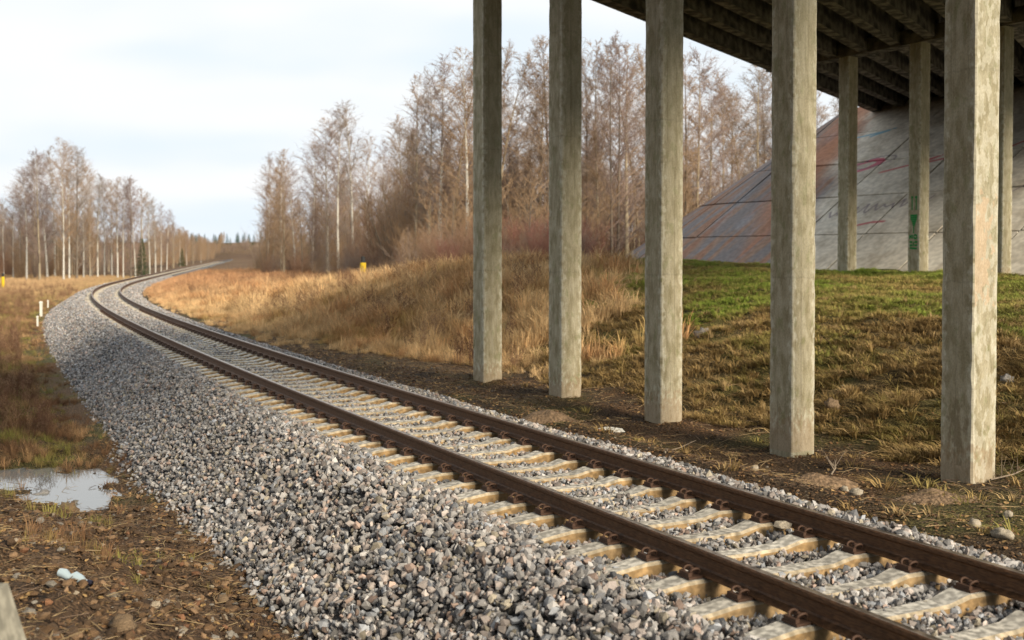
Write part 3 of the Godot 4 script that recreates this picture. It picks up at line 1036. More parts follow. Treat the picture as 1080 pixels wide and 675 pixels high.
# ---------------------------------------------------------------- trees
func tree_meshes(seed_: int, h: float, bark: Material, twig_mat: Material, first: float, spread: float, lean: float, dense: float) -> Array:
	# a bare birch: a wavering tapered trunk and a crown of limbs, branches and drooping twigs
	var r := RandomNumberGenerator.new()
	r.seed = seed_
	var trunk := Shape.new()
	var crown := Shape.new()
	var pts := PackedVector3Array()
	var rad := PackedFloat32Array()
	var r0 := h * 0.0078
	var bend := Vector3(r.randf_range(-1, 1), 0, r.randf_range(-1, 1)) * lean
	var ph := r.randf() * TAU
	for i in 15:
		var t := i / 14.0
		pts.append(Vector3(sin(ph + t * 4.0) * 0.012 * h * t, h * t - 0.3 * (1.0 - t), cos(ph * 1.7 + t * 3.3) * 0.012 * h * t) + bend * h * t * t)
		rad.append(maxf(r0 * pow(1.0 - t, 0.85), 0.004))
	rad[0] = r0 * 1.25
	trunk.tube(pts, rad, 8, Color.WHITE, 0.45)
	var limbs := int(62 * dense)
	for k in limbs:
		var t := lerpf(first, 0.985, pow((k + r.randf()) / limbs, 0.9))
		var f := t * 14.0
		var i := mini(int(f), 13)
		var at := pts[i].lerp(pts[i + 1], f - i)
		var len := h * spread * (0.25 + 0.85 * sin(PI * clampf((t - first) / (1.0 - first) * 0.86 + 0.14, 0.0, 1.0))) * r.randf_range(0.6, 1.15)
		var az := r.randf() * TAU
		var up := lerpf(0.75, 1.5, t) * r.randf_range(0.7, 1.25)
		var dir := Vector3(cos(az), up, sin(az)).normalized()
		var lp := PackedVector3Array([at])
		var lr := PackedFloat32Array([maxf(0.0028 * h * (1.1 - t), 0.006)])
		var q := at
		var d := dir
		for s in 4:
			d = (d + Vector3(r.randf_range(-0.2, 0.2), 0.10 - 0.07 * s, r.randf_range(-0.2, 0.2))).normalized()
			q += d * len * 0.25
			lp.append(q)
			lr.append(lr[0] * (1.0 - (s + 1) / 4.4))
		crown.tube(lp, lr, 4)
		var subs := int(r.randf_range(8, 13))
		for b in subs:
			var u := r.randf_range(0.22, 1.0) * 4.0
			var ui := mini(int(u), 3)
			var from := lp[ui].lerp(lp[ui + 1], u - ui)
			var bd := (d * 0.7 + Vector3(r.randf_range(-1, 1), r.randf_range(-0.15, 0.75), r.randf_range(-1, 1))).normalized()
			var bl := len * r.randf_range(0.22, 0.5)
			var mid := from + bd * bl * 0.5
			var end := mid + (bd + Vector3(0, -0.25, 0)).normalized() * bl * 0.5
			crown.twig(from, mid, end, 0.0085)
			for w in int(r.randf_range(5, 9)):
				var g := from.lerp(mid, r.randf()) if w % 2 == 0 else mid.lerp(end, r.randf())
				var wd := (bd * 0.8 + Vector3(r.randf_range(-1, 1), r.randf_range(-0.55, 0.45), r.randf_range(-1, 1))).normalized()
				var wl := bl * r.randf_range(0.3, 0.6)
				var wm := g + wd * wl * 0.5
				crown.twig(g, wm, wm + (wd + Vector3(0, -0.45, 0)).normalized() * wl * 0.5, 0.0062)
	return [trunk.mesh(bark), crown.mesh(twig_mat)]

func shrub_meshes(seed_: int, h: float, m: Material, stem_mat: Material, stems: int, splay: float) -> Array:
	# willow and alder scrub: many whips from one stool, each with side twigs; returns [stems, twigs]
	var r := RandomNumberGenerator.new()
	r.seed = seed_
	var st := Shape.new()
	var tw := Shape.new()
	for k in stems:
		var az := r.randf() * TAU
		var out := Vector3(cos(az), 0, sin(az))
		var len := h * r.randf_range(0.55, 1.05)
		var q := out * r.randf_range(0.0, 0.35) + Vector3(0, -0.2, 0)
		var d := (Vector3.UP + out * r.randf_range(0.05, splay)).normalized()
		var lp := PackedVector3Array([q])
		var lr := PackedFloat32Array([len * (0.0045 if stems > 20 else 0.0065)])
		for s in 5:
			d = (d + Vector3(r.randf_range(-0.13, 0.13), 0.06, r.randf_range(-0.13, 0.13))).normalized()
			q += d * len * 0.2
			lp.append(q)
			lr.append(maxf(0.004, lr[0] * (1.0 - (s + 1) / 5.3)))
		st.tube(lp, lr, 4)
		for b in 22:
			var u := r.randf_range(0.12, 1.0) * 5.0
			var ui := mini(int(u), 4)
			var from := lp[ui].lerp(lp[ui + 1], u - ui)
			var bd := (d + Vector3(r.randf_range(-1.1, 1.1), r.randf_range(-0.3, 0.4), r.randf_range(-1.1, 1.1))).normalized()
			var bl := len * r.randf_range(0.12, 0.3)
			var mid := from + bd * bl * 0.5
			var end := mid + (bd + Vector3(0, 0.2, 0)).normalized() * bl * 0.5
			tw.twig(from, mid, end, 0.006)
			for w in 3:
				var g := from.lerp(mid, r.randf()) if w % 2 == 0 else mid.lerp(end, r.randf())
				var wd := (bd + Vector3(r.randf_range(-0.9, 0.9), r.randf_range(-0.2, 0.6), r.randf_range(-0.9, 0.9))).normalized()
				tw.twig(g, g + wd * bl * 0.2, g + wd * bl * 0.42, 0.0045)
	return [st.mesh(stem_mat), tw.mesh(m)]

func spruce_meshes(seed_: int, h: float, bark: Material, needles: Material) -> Array:
	var r := RandomNumberGenerator.new()
	r.seed = seed_
	var trunk := Shape.new()
	trunk.tube(PackedVector3Array([Vector3(0, -0.3, 0), Vector3(0, h * 0.5, 0), Vector3(0, h, 0)]), PackedFloat32Array([h * 0.018, h * 0.01, 0.004]), 7)
	var crown := Shape.new()
	var n := 150
	for k in n:
		var t := lerpf(0.04, 0.98, float(k) / n)
		var az := k * 2.4 + r.randf()
		var len := h * 0.27 * (1.0 - t) * r.randf_range(0.75, 1.15) + 0.08
		var out := Vector3(cos(az), -0.12 + 0.4 * t, sin(az)).normalized()
		var side := Vector3(-sin(az), 0, cos(az))
		var from := Vector3(0, h * t, 0)
		for b in 22:
			var u := r.randf_range(0.1, 1.0)
			var g := from + out * len * u + Vector3(0, -0.10 * len * u * u, 0)
			var sd := (out + side * r.randf_range(-1.1, 1.1) + Vector3(0, r.randf_range(-0.5, 0.3), 0)).normalized()
			var bl := len * 0.22 * (1.25 - u) + 0.08
			crown.twig(g, g + sd * bl * 0.5, g + sd * bl, 0.022)
	return [trunk.mesh(bark), crown.mesh(needles)]

func bark_picture(seed_: int, pale: Color, mark: Color, amount: float) -> ImageTexture:
	var n := noise(seed_, 0.03, 4)
	var b := noise(seed_ + 1, 0.05, 3)
	var im := Image.create(128, 512, false, Image.FORMAT_RGB8)
	for j in 512:
		for i in 128:
			var c := pale
			c = c.lerp(mark, smoothstep(0.18, 0.34, n.get_noise_2d(i * 0.7, j * 2.4)) * amount)
			c = c.lerp(mark, smoothstep(0.1, 0.5, b.get_noise_2d(i * 0.6, j * 0.4)) * 0.35)
			im.set_pixel(i, j, c.linear_to_srgb())
	return ImageTexture.create_from_image(im)

func plant_tree(kit: Array, called: String, p: Vector2, tall: float, native: float, label: String, category: String, group: String, names: Array) -> void:
	var k := tall / native
	var at := w3(p, land(p.x, p.y))
	var o := thing(called, at, label, category, group)
	o.transform = Transform3D(Basis(Vector3.UP, rng.randf() * TAU).scaled(Vector3(k * rng.randf_range(0.8, 1.35), k, k * rng.randf_range(0.8, 1.35))), at)
	part(names[0], kit[0], o)
	part(names[1], kit[1], o)

func ordinal(k: int) -> String:
	var w := ["first", "second", "third", "fourth", "fifth", "sixth", "seventh", "eighth", "ninth", "tenth", "eleventh", "twelfth", "thirteenth", "fourteenth", "fifteenth", "sixteenth", "seventeenth", "eighteenth", "nineteenth", "twentieth", "twenty-first", "twenty-second", "twenty-third", "twenty-fourth"]
	return w[clampi(k, 0, 23)]

func place_in_wood(p: Vector2) -> String:
	# which gap of the trackside row a thing of the wood is seen in
	var px := 540.0 + 1180.0 * p.x / p.y
	if px < 330.0: return "at the left end of the wood right of the bend"
	if px < 430.0: return "in the wood left of the farthest column, above the yellow post"
	if px < 514.0: return "in the wood just left of the farthest column"
	if px < 596.0: return "seen between the two farthest columns"
	if px < 700.0: return "seen between the second and middle columns"
	return "behind the slab slope, past the middle column"

func by_pixel_ray(u: float, z: float) -> Vector2:
	return Vector2(u * z, z)

func build_woods() -> void:
	var white := material("birch_bark", Color.WHITE, 0.85)
	white.albedo_texture = bark_picture(101, Color(0.60, 0.57, 0.50), Color(0.10, 0.085, 0.07), 0.9)
	var tan := material("pale_bark", Color.WHITE, 0.85)
	tan.albedo_texture = bark_picture(103, Color(0.38, 0.31, 0.21), Color(0.14, 0.10, 0.065), 0.6)
	var grey := material("grey_bark", Color.WHITE, 0.9)
	grey.albedo_texture = bark_picture(105, Color(0.20, 0.165, 0.125), Color(0.09, 0.07, 0.055), 0.6)
	var twigs := [material("twig_purple_brown", Color(0.27, 0.195, 0.16), 0.9), material("twig_tan", Color(0.33, 0.225, 0.14), 0.9), material("twig_grey", Color(0.28, 0.225, 0.18), 0.9)]
	var white_kits := []
	var tan_kits := []
	for k in 4:
		white_kits.append(tree_meshes(300 + k, 14.0, white, twigs[k % 3], 0.22, 0.17, 0.03 + 0.02 * k, 1.0))
		tan_kits.append(tree_meshes(320 + k, 12.0, tan, twigs[(k + 1) % 3], 0.14, 0.14 + 0.02 * k, 0.03 + 0.025 * k, 1.05))
	for k in 3:
		tan_kits.append(tree_meshes(340 + k, 12.0, grey, twigs[k], 0.08, 0.18, 0.03, 1.2))
	var names := ["trunk", "crown"]
	# right of the line: [bearing as x / distance, distance, elevation of the top as rise / distance]
	var tops := [[283, 125, 163], [297, 118, 158], [312, 112, 172], [330, 105, 150], [345, 100, 125], [357, 98, 112], [372, 92, 112], [388, 88, 145], [405, 84, 150], [422, 80, 135], [438, 62, 82], [452, 60, 78], [463, 58, 62], [478, 57, 58], [492, 56, 52], [508, 60, 52], [520, 58, 60], [545, 70, 115], [556, 75, 120], [567, 60, 70], [577, 58, 42], [590, 57, 40], [605, 62, 60], [618, 60, 62], [632, 58, 45], [645, 57, 40], [652, 58, 47], [661, 60, 50], [675, 64, 60], [690, 62, 60], [705, 64, 55], [722, 66, 60], [735, 67, 55], [748, 69, 85], [760, 70, 95], [772, 72, 100], [785, 71, 80], [797, 72, 65], [808, 74, 75], [820, 72, 80], [840, 76, 85], [862, 78, 95], [885, 80, 105]]
	for e in tops:
		var u: float = (e[0] - 540.0) / 1180.0
		var p := by_pixel_ray(u, e[1])
		var tall: float = CAM_H + (269.0 - e[2]) / 1180.0 * e[1] - land(p.x, p.y)
		var near_bend: bool = e[0] < 430
		var kit: Array = white_kits[rng.randi() % 4] if near_bend or e[0] == 463 or e[0] == 492 else tan_kits[rng.randi() % 7]
		plant_tree(kit, "birch_tree", p, tall, 14.0 if kit in white_kits else 12.0, "%s tall bare birch from the left in the wood right of the bend" % ordinal(tops.find(e)) if near_bend else ("tall bare tree of the wood behind the columns, %s from the left" % ordinal(tops.find(e) - 10) if e[0] < 715 else "bare tree rising behind the slab slope, %s from the left" % ordinal(tops.find(e) - 31)), "tree", "trees of the wood right of the track" if near_bend else ("trees seen between the columns" if e[0] < 715 else "trees behind the slab slope"), names)
	for k in 215:
		var px := rng.randf_range(268, 820)
		var z := rng.randf_range(62, 125) if px > 420 else rng.randf_range(95, 170)
		var p := by_pixel_ray((px - 540.0) / 1180.0, z)
		if offset_of(p.x, z).x < 12.0 or embankment(p.x, z) > 0.5:
			continue
		plant_tree(tan_kits[rng.randi() % 7], "young_tree", p, rng.randf_range(6.0, 11.5), 12.0, "thin bare tree " + place_in_wood(p), "tree", "thin trees " + place_in_wood(p), names)
	# left of the line
	var left_tops := [[4, 150, 212], [14, 140, 198], [22, 150, 188], [28, 134, 178], [36, 140, 170], [42, 132, 160], [50, 145, 165], [58, 150, 158], [67, 128, 146], [73, 140, 152], [81, 140, 157], [88, 145, 166], [95, 150, 176], [103, 150, 186], [110, 155, 190], [118, 160, 190], [124, 150, 187], [130, 150, 190], [138, 155, 188], [143, 150, 190], [150, 165, 200], [158, 172, 205], [164, 185, 210], [170, 215, 214], [176, 240, 222], [183, 275, 232], [190, 310, 239], [197, 350, 243], [204, 390, 246], [212, 450, 249], [219, 520, 251]]
	for e in left_tops:
		var u: float = (e[0] - 540.0) / 1180.0
		var p := by_pixel_ray(u, e[1])
		var tall: float = CAM_H + (269.0 - e[2]) / 1180.0 * e[1] - land(p.x, p.y)
		var label := "%s bare birch from the left edge in the stand left of the bend" % ordinal(left_tops.find(e))
		if e[0] == 67: label = "tallest white birch standing at the front of the left-hand stand"
		elif e[1] > 200: label = "far bare birch beside the straight track, %s of its row" % ordinal(left_tops.find(e) - 23)
		var lk: Array = white_kits[rng.randi() % 4] if e[0] % 3 != 0 or e[0] == 67 else tan_kits[rng.randi() % 7]
		plant_tree(lk, "birch_tree", p, tall, 14.0 if lk in white_kits else 12.0, label, "tree", "birches far along the track" if e[1] > 200 else "birches of the left-hand stand", names)
	for k in 105:
		var px := rng.randf_range(-5, 190)
		var z := rng.randf_range(140, 230) if px < 160 else rng.randf_range(300, 480)
		var p := by_pixel_ray((px - 540.0) / 1180.0, z)
		if offset_of(p.x, z).x > -9.0:
			continue
		plant_tree(tan_kits[rng.randi() % 7], "young_tree", p, rng.randf_range(7.0, 12.0) * (1.0 if px < 100 else 0.75), 12.0, "thin brown bare tree " + ("in the left part of the left-hand stand" if px < 75 else ("in the middle of the left-hand stand" if px < 150 else "far along the left side of the straight track")), "tree", "thin trees " + ("in the left part" if px < 75 else ("in the middle" if px < 150 else "at the far end")) + " of the left-hand wood", names)
	var needle := material("spruce_needles", Color(0.03, 0.06, 0.018), 0.9)
	var spruce := spruce_meshes(400, 6.0, grey, needle)
	var sp := by_pixel_ray((150.0 - 540.0) / 1180.0, 135.0)
	plant_tree(spruce, "spruce_tree", sp, 5.2, 6.0, "small dark green spruce at the front of the left-hand stand", "tree", "", names)
	var sp2 := by_pixel_ray((192.0 - 540.0) / 1180.0, 305.0)
	plant_tree(spruce, "spruce_tree", sp2, 5.0, 6.0, "far dark green spruce beside the straight stretch of track", "tree", "", names)

	# scrub
	var hues := [material("scrub_rust", Color(0.27, 0.16, 0.10), 0.9), material("scrub_ochre", Color(0.32, 0.21, 0.12), 0.9), material("scrub_grey", Color(0.26, 0.19, 0.145), 0.9), material("scrub_red", Color(0.24, 0.105, 0.08), 0.9)]
	var scrubs := []
	for k in 8:
		scrubs.append(shrub_meshes(420 + k, 4.5, hues[k % 4], hues[k % 4] if k < 4 else (tan if k % 2 == 0 else grey), 34 if k < 4 else 15, 0.5 if k < 4 else 0.24))
	# [bearing, distance, elevation of the top]
	var tops2 := []
	for k in 170:
		var px := rng.randf_range(262, 720)
		var z := lerpf(120, 55, smoothstep(262, 470, px)) * rng.randf_range(0.95, 1.35)
		tops2.append([px, z, lerpf(238, 185, smoothstep(262, 380, px)) + rng.randf_range(-15, 60)])
	for e in tops2:
		var p := by_pixel_ray((e[0] - 540.0) / 1180.0, e[1])
		var off := offset_of(p.x, e[1]).x
		if off < 10.5 or embankment(p.x, e[1]) > 0.5:
			continue
		var tall := clampf(CAM_H + (269.0 - e[2]) / 1180.0 * e[1] - land(p.x, p.y), 1.5, 7.5)
		var kind := 4 + rng.randi() % 4 if rng.randf() < 0.62 else rng.randi() % 4
		if kind < 4: tall = minf(tall, 3.2)
		if kind % 4 == 3: kind -= 2
		if e[0] > 520 and rng.randf() < 0.5: kind = 3; tall = minf(tall, 2.6)
		plant_tree(scrubs[kind], "bare_shrub", p, tall, 4.5, ["rust-brown", "ochre", "grey-brown", "dark red"][kind % 4] + " leafless shrub " + place_in_wood(p), "shrub", ["rust-brown", "ochre", "grey-brown", "dark red"][kind % 4] + " shrubs " + place_in_wood(p), ["stems", "twigs"])
	# low rust and red scrub along the front of the wood, on the crest of the bank
	for k in 110:
		var px := rng.randf_range(262, 690)
		var z := lerpf(105, 50, smoothstep(262, 470, px)) * rng.randf_range(0.95, 1.15)
		var p := by_pixel_ray((px - 540.0) / 1180.0, z)
		if offset_of(p.x, z).x < 11.0 or embankment(p.x, z) > 0.8:
			continue
		var kind: int = [0, 3, 2, 0][rng.randi() % 4] if px > 440 else rng.randi() % 3
		plant_tree(scrubs[kind], "bare_shrub", p, rng.randf_range(1.3, 2.9), 4.5, "low " + ["rust-brown", "ochre", "grey-brown", "dark red"][kind] + " shrub " + place_in_wood(p), "shrub", "low " + ["rust-brown", "ochre", "grey-brown", "dark red"][kind] + " shrubs " + place_in_wood(p), ["stems", "twigs"])
	for k in 60:
		var px := rng.randf_range(-10, 235)
		var z := rng.randf_range(135, 190) if px < 150 else rng.randf_range(280, 560)
		var p := by_pixel_ray((px - 540.0) / 1180.0, z)
		if offset_of(p.x, z).x > -8.0:
			continue
		plant_tree(scrubs[rng.randi() % 3], "bare_shrub", p, rng.randf_range(2.5, 4.5), 4.5, "low brown leafless shrub " + ("under the left half of the left-hand birches" if px < 75 else ("under the right half of the left-hand birches" if px < 150 else "far along the left side of the straight track")), "shrub", "shrubs " + ("under the left half" if px < 75 else ("under the right half" if px < 150 else "beyond the end")) + " of the left-hand birches", ["stems", "twigs"])
	# the wood on the rise at the end of the line, one far mass
	var far_root := thing("far_forest", Vector3.ZERO, "dark far-off wood along the horizon at the end of the track", "forest", "", "stuff")
	var places := []
	var cols := PackedColorArray()
	var places2 := []
	var cols2 := PackedColorArray()
	for k in 900:
		var z := rng.randf_range(640, 1000)
		var x := z * rng.randf_range(-0.62, 0.5)
		if absf(x - track_at(z).x) < 14.0 + (z - 640.0) * 0.0 and z < 760.0:
			continue
		var at := w3(Vector2(x, z), land(x, z))
		var b := Basis(Vector3.UP, rng.randf() * TAU).scaled(Vector3.ONE * rng.randf_range(1.0, 1.7))
		if z > 850.0 or rng.randf() < 0.3:
			places.append(Transform3D(b, at)); cols.append(Color.WHITE)
		else:
			places2.append(Transform3D(b.scaled(Vector3.ONE * 1.2), at)); cols2.append(Color.WHITE)
	var places3 := []
	var cols3 := PackedColorArray()
	for k in 130:
		var px := rng.randf_range(160, 237)
		var z := minf(980.0, (18.9 / ((540.0 - px) / 1180.0 - 0.2344) + 12.0) * rng.randf_range(1.0, 1.2))
		var p := by_pixel_ray((px - 540.0) / 1180.0, z)
		if offset_of(p.x, z).x > -7.0:
			continue
		places3.append(Transform3D(Basis(Vector3.UP, rng.randf() * TAU).scaled(Vector3.ONE * rng.randf_range(0.62, 0.95)), w3(p, land(p.x, p.y))))
		cols3.append(Color.WHITE)
	scatter("tall_trees", far_root, tan_kits[5][1], places3, cols3)
	scatter("conifers", far_root, spruce[1], places, cols)
	scatter("bare_trees", far_root, scrubs[2][1], places2, cols2)

# ---------------------------------------------------------------- grass and weeds
func tuft_mesh(seed_: int, m: Material, blades: int, tall: float, spread: float, width: float) -> ArrayMesh:
	var r := RandomNumberGenerator.new()
	r.seed = seed_
	var s := Shape.new()
	for k in blades:
		var az := r.randf() * TAU
		var out := Vector3(cos(az), 0, sin(az))
		var side := Vector3(-sin(az + r.randf_range(-0.8, 0.8)), 0, cos(az)).normalized()
		var h := tall * r.randf_range(0.45, 1.1)
		var reach := spread * r.randf_range(0.1, 1.0)
		var a := out * r.randf_range(0.0, spread * 0.35)
		var b := a + out * reach * 0.3 + Vector3(0, h * 0.6, 0)
		var c := a + out * reach + Vector3(0, h * r.randf_range(0.7, 1.0), 0)
		var w := width * r.randf_range(0.6, 1.2)
		var shade := r.randf_range(0.75, 1.15)
		var col := Color(shade, shade, shade)
		var nn := (b - a).cross(side).normalized()
		if nn.y < 0.0: side = -side; nn = -nn
		var k0 := s.v.size()
		s.vert(a - side * w, nn, Vector2.ZERO, col); s.vert(a + side * w, nn, Vector2.ZERO, col)
		s.vert(b - side * w * 0.75, nn, Vector2.ZERO, col); s.vert(b + side * w * 0.75, nn, Vector2.ZERO, col)
		s.vert(c, nn, Vector2.ZERO, col)
		s.idx.append_array(PackedInt32Array([k0, k0 + 1, k0 + 2, k0 + 1, k0 + 3, k0 + 2, k0 + 2, k0 + 3, k0 + 4]))
	return s.mesh(m)

func build_plants() -> void:
	var blade := material("grass_blade", Color.WHITE, 0.9, true)
	blade.backlight_enabled = true
	blade.backlight = Color(0.12, 0.10, 0.05)
	var straw := []
	var short := []
	for k in 4:
		straw.append(tuft_mesh(600 + k, blade, 26, 0.50 if k < 2 else 0.34, 0.38 + 0.12 * (k % 2), 0.0075))
		short.append(tuft_mesh(610 + k, blade, 26, 0.17, 0.12, 0.0045) if k < 2 else tuft_mesh(610 + k, blade, 30, 0.11, 0.26, 0.0055))
	var ps := []; var cs: Array[PackedColorArray] = []
	var pg := []; var cg: Array[PackedColorArray] = []
	var pw := []; var cw: Array[PackedColorArray] = []
	for k in 4:
		ps.append([]); cs.append(PackedColorArray()); pg.append([]); cg.append(PackedColorArray()); pw.append([]); cw.append(PackedColorArray())
	# right bank
	for i in 150000:
		var z := 9.0 + 130.0 * pow(rng.randf(), 1.7)
		var d := 2.2 + 24.0 * pow(rng.randf(), 1.15)
		var p := beside(z, d)
		if p.y < 8.0 or absf(p.x / p.y) > 0.56 or embankment(p.x, p.y) > land(p.x, p.y) - 1.6:
			continue
		var dry := dryness(p.x, p.y)
		var n1 := noise_a.get_noise_2d(p.x * 1.7 + 40.0, p.y * 1.7)
		var n2 := noise_b.get_noise_2d(p.x * 0.7, p.y * 0.7)
		var y := land(p.x, p.y)
		var k := rng.randi() % 4
		if rng.randf() < dry:
			var start := 2.3 + 2.6 * smoothstep(34.0, 21.0, p.y) + n1 * lerpf(0.5, 1.1, smoothstep(40.0, 25.0, p.y))
			if d < start or (n2 < -0.16 and rng.randf() < 0.75):
				continue
			var size := lerpf(0.45, 1.25, smoothstep(start, start + 3.0, d)) * rng.randf_range(0.6, 1.2) * (0.6 + 0.7 * smoothstep(-0.25, 0.35, n2 + n1 * 0.5))
			ps[k].append(Transform3D(Basis(Vector3.UP, rng.randf() * TAU).rotated(Vector3(1, 0, 0), rng.randf_range(-0.25, 0.25)).scaled(Vector3(size, size, size)), w3(p, y - 0.03)))
			var c := Color(0.78, 0.54, 0.28).lerp(Color(0.60, 0.33, 0.15), smoothstep(0.0, 0.45, n1 + rng.randf_range(-0.15, 0.15)))
			c = c.lerp(Color(0.44, 0.21, 0.11), smoothstep(45.0, 80.0, p.y) * smoothstep(-0.2, 0.3, n2) * 0.7)
			c = c.lerp(Color(0.42, 0.38, 0.12), smoothstep(0.2, 0.45, n1 - n2) * 0.45 * smoothstep(60.0, 40.0, p.y))
			cs[k].append(c * rng.randf_range(0.55, 1.2))
		else:
			if d < 5.2 + n1 * 1.5 and rng.randf() < 0.985: continue
			if p.y > 52.0 : continue
			var top := smoothstep(0.55, 1.15, y + n1 * 0.6)
			if top < 0.5 and rng.randf() < 0.1 + (0.5 if n2 < -0.1 else 0.0): continue
			if rng.randf() < 0.75: k = 2 + k % 2
			var size := rng.randf_range(0.6, 1.45) * lerpf(1.15, 0.85, top)
			pg[k].append(Transform3D(Basis(Vector3.UP, rng.randf() * TAU).rotated(Vector3(0, 0, 1), rng.randf_range(-0.3, 0.3)).scaled(Vector3(size, size, size)), w3(p, y - 0.02)))
			var c := Color(0.30, 0.20, 0.08).lerp(Color(0.24, 0.27, 0.055), clampf(top * 0.7 + n1 * 0.5 + rng.randf_range(-0.3, 0.3), 0.0, 1.0))
			if rng.randf() < 0.18: c = Color(0.40, 0.28, 0.13)
			cg[k].append(c * rng.randf_range(0.7, 1.2))
	# more short green grass on the terrace before the slabs
	for i in 52000:
		var z := rng.randf_range(16.0, 50.0)
		var d := rng.randf_range(8.0, 21.5)
		var p := beside(z, d)
		if p.y < 10.0 or absf(p.x / p.y) > 0.53 or dryness(p.x, p.y) > 0.6: continue
		var y := land(p.x, p.y)
		if embankment(p.x, p.y) > y - 0.3: continue
		var n1 := noise_a.get_noise_2d(p.x * 1.7 + 40.0, p.y * 1.7)
		var top := smoothstep(0.6, 1.15, y + n1 * 0.6)
		if rng.randf() > top + 0.15: continue
		var k := rng.randi() % 4
		var size := rng.randf_range(0.5, 1.05)
		pg[k].append(Transform3D(Basis(Vector3.UP, rng.randf() * TAU).scaled(Vector3(size, size, size)), w3(p, y - 0.02)))
		cg[k].append(Color(0.42, 0.31, 0.11).lerp(Color(0.245, 0.32, 0.05), clampf(top * 0.85 + n1 * 1.0 - 0.3 * smoothstep(4.0, 9.0, p.x) + rng.randf_range(-0.4, 0.3), 0.0, 1.0)) * rng.randf_range(0.75, 1.2))
	# left of the line: rusty weeds and pale grass on the ditch side and the field
	for i in 150000:
		var z := 12.5 + 150.0 * pow(rng.randf(), 2.5)
		var d := -3.2 - 34.0 * pow(rng.randf(), 1.5)
		var p := beside(z, d)
		if p.y < 11.0 or p.x / p.y < -0.56: continue
		var y := land(p.x, p.y)
		if y < -1.37 and rng.randf() < 0.95: continue
		var n1 := noise_a.get_noise_2d(p.x * 1.7 + 40.0, p.y * 1.7)
		var n2 := noise_b.get_noise_2d(p.x * 0.7, p.y * 0.7)
		var thin := smoothstep(-3.1, -4.8, d + n2 * 0.8)
		if rng.randf() > 0.10 + thin: continue
		if p.y < 18.0 + n1 * 3.0 and rng.randf() < 0.95: continue
		var k := rng.randi() % 4
		var size := rng.randf_range(0.35, 0.85) * lerpf(0.5, 1.0, thin) * lerpf(0.75, 1.15, smoothstep(18.0, 60.0, p.y))
		pw[k].append(Transform3D(Basis(Vector3.UP, rng.randf() * TAU).rotated(Vector3(1, 0, 0), rng.randf_range(-0.35, 0.35)).scaled(Vector3(size, size, size)), w3(p, y - 0.03)))
		var c := Color(0.21, 0.115, 0.06).lerp(Color(0.48, 0.30, 0.15), smoothstep(-0.05, 0.4, n1 + rng.randf_range(-0.2, 0.2)))
		c = c.lerp(Color(0.26, 0.26, 0.06), smoothstep(-0.1, 0.25, n2) * smoothstep(-9.0, -4.0, d) * 0.8)
		c = c.lerp(Color(0.66, 0.45, 0.24), smoothstep(65.0, 105.0, p.y) * 0.6)
		cw[k].append(c * rng.randf_range(0.7, 1.15))
	# upright dead stalks of tall weeds among the grass
	var weed := []
	for k in 3:
		var r := RandomNumberGenerator.new()
		r.seed = 640 + k
		var ws := Shape.new()
		for st in 6:
			var a := Vector3(r.randf_range(-0.12, 0.12), 0, r.randf_range(-0.12, 0.12))
			var top := a + Vector3(r.randf_range(-0.18, 0.18), r.randf_range(0.5, 1.0), r.randf_range(-0.18, 0.18))
			ws.twig(a, a.lerp(top, 0.55) + Vector3(0.02, 0, 0.01), top, 0.008)
			for b in 7:
				var f := a.lerp(top, r.randf_range(0.35, 0.95))
				var e := f + Vector3(r.randf_range(-0.16, 0.16), r.randf_range(0.03, 0.2), r.randf_range(-0.16, 0.16))
				ws.twig(f, f.lerp(e, 0.5), e, 0.006)
				ws.twig(e, e + Vector3(0.01, 0.02, 0.0), e + Vector3(r.randf_range(-0.04, 0.04), 0.05, r.randf_range(-0.04, 0.04)), 0.014)
		weed.append(ws.mesh(blade))
	var pq := [[], [], []]
	var cq: Array[PackedColorArray] = [PackedColorArray(), PackedColorArray(), PackedColorArray()]
	for i in 9000:
		var left := i < 6000
		var z := 15.0 + 95.0 * pow(rng.randf(), 1.8)
		var d := -4.2 - 22.0 * pow(rng.randf(), 1.5) if left else 4.5 + 15.0 * rng.randf()
		var p := beside(z, d)
		if p.y < 13.0 or absf(p.x / p.y) > 0.56: continue
		if not left and dryness(p.x, p.y) < 0.7: continue
		var y := land(p.x, p.y)
		if (left and p.y < 19.5 + noise_a.get_noise_2d(p.x, p.y) * 3.0) or embankment(p.x, p.y) > y - 1.0: continue
		if noise_b.get_noise_2d(p.x * 0.5 + 30.0, p.y * 0.5) < -0.05: continue
		var k := rng.randi() % 3
		var size := rng.randf_range(0.4, 1.0) * (0.8 if left else 1.0)
		pq[k].append(Transform3D(Basis(Vector3.UP, rng.randf() * TAU).scaled(Vector3(size, size, size)), w3(p, y - 0.02)))
		cq[k].append((Color(0.20, 0.105, 0.06) if rng.randf() < 0.6 else Color(0.33, 0.20, 0.11)) * rng.randf_range(0.7, 1.2))
	var r4 := thing("dead_stalks", Vector3.ZERO, "dark brown dead weed stalks standing among the dry grass", "weeds", "", "stuff")
	for k in 3:
		scatter("stalks", r4, weed[k], pq[k], cq[k])
	var r1 := thing("dry_grass", Vector3.ZERO, "tall straw-coloured dry grass on the bank right of the track", "grass", "", "stuff")
	var r2 := thing("short_grass", Vector3.ZERO, "short green and olive grass on the bank behind the columns", "grass", "", "stuff")
	var r3 := thing("rusty_weeds", Vector3.ZERO, "rusty brown weeds and grass in the ditch and field left of the track", "weeds", "", "stuff")
	for k in 4:
		scatter("tufts", r1, straw[k], ps[k], cs[k])
		scatter("tufts", r2, short[k], pg[k], cg[k])
		scatter("tufts", r3, straw[k], pw[k], cw[k])

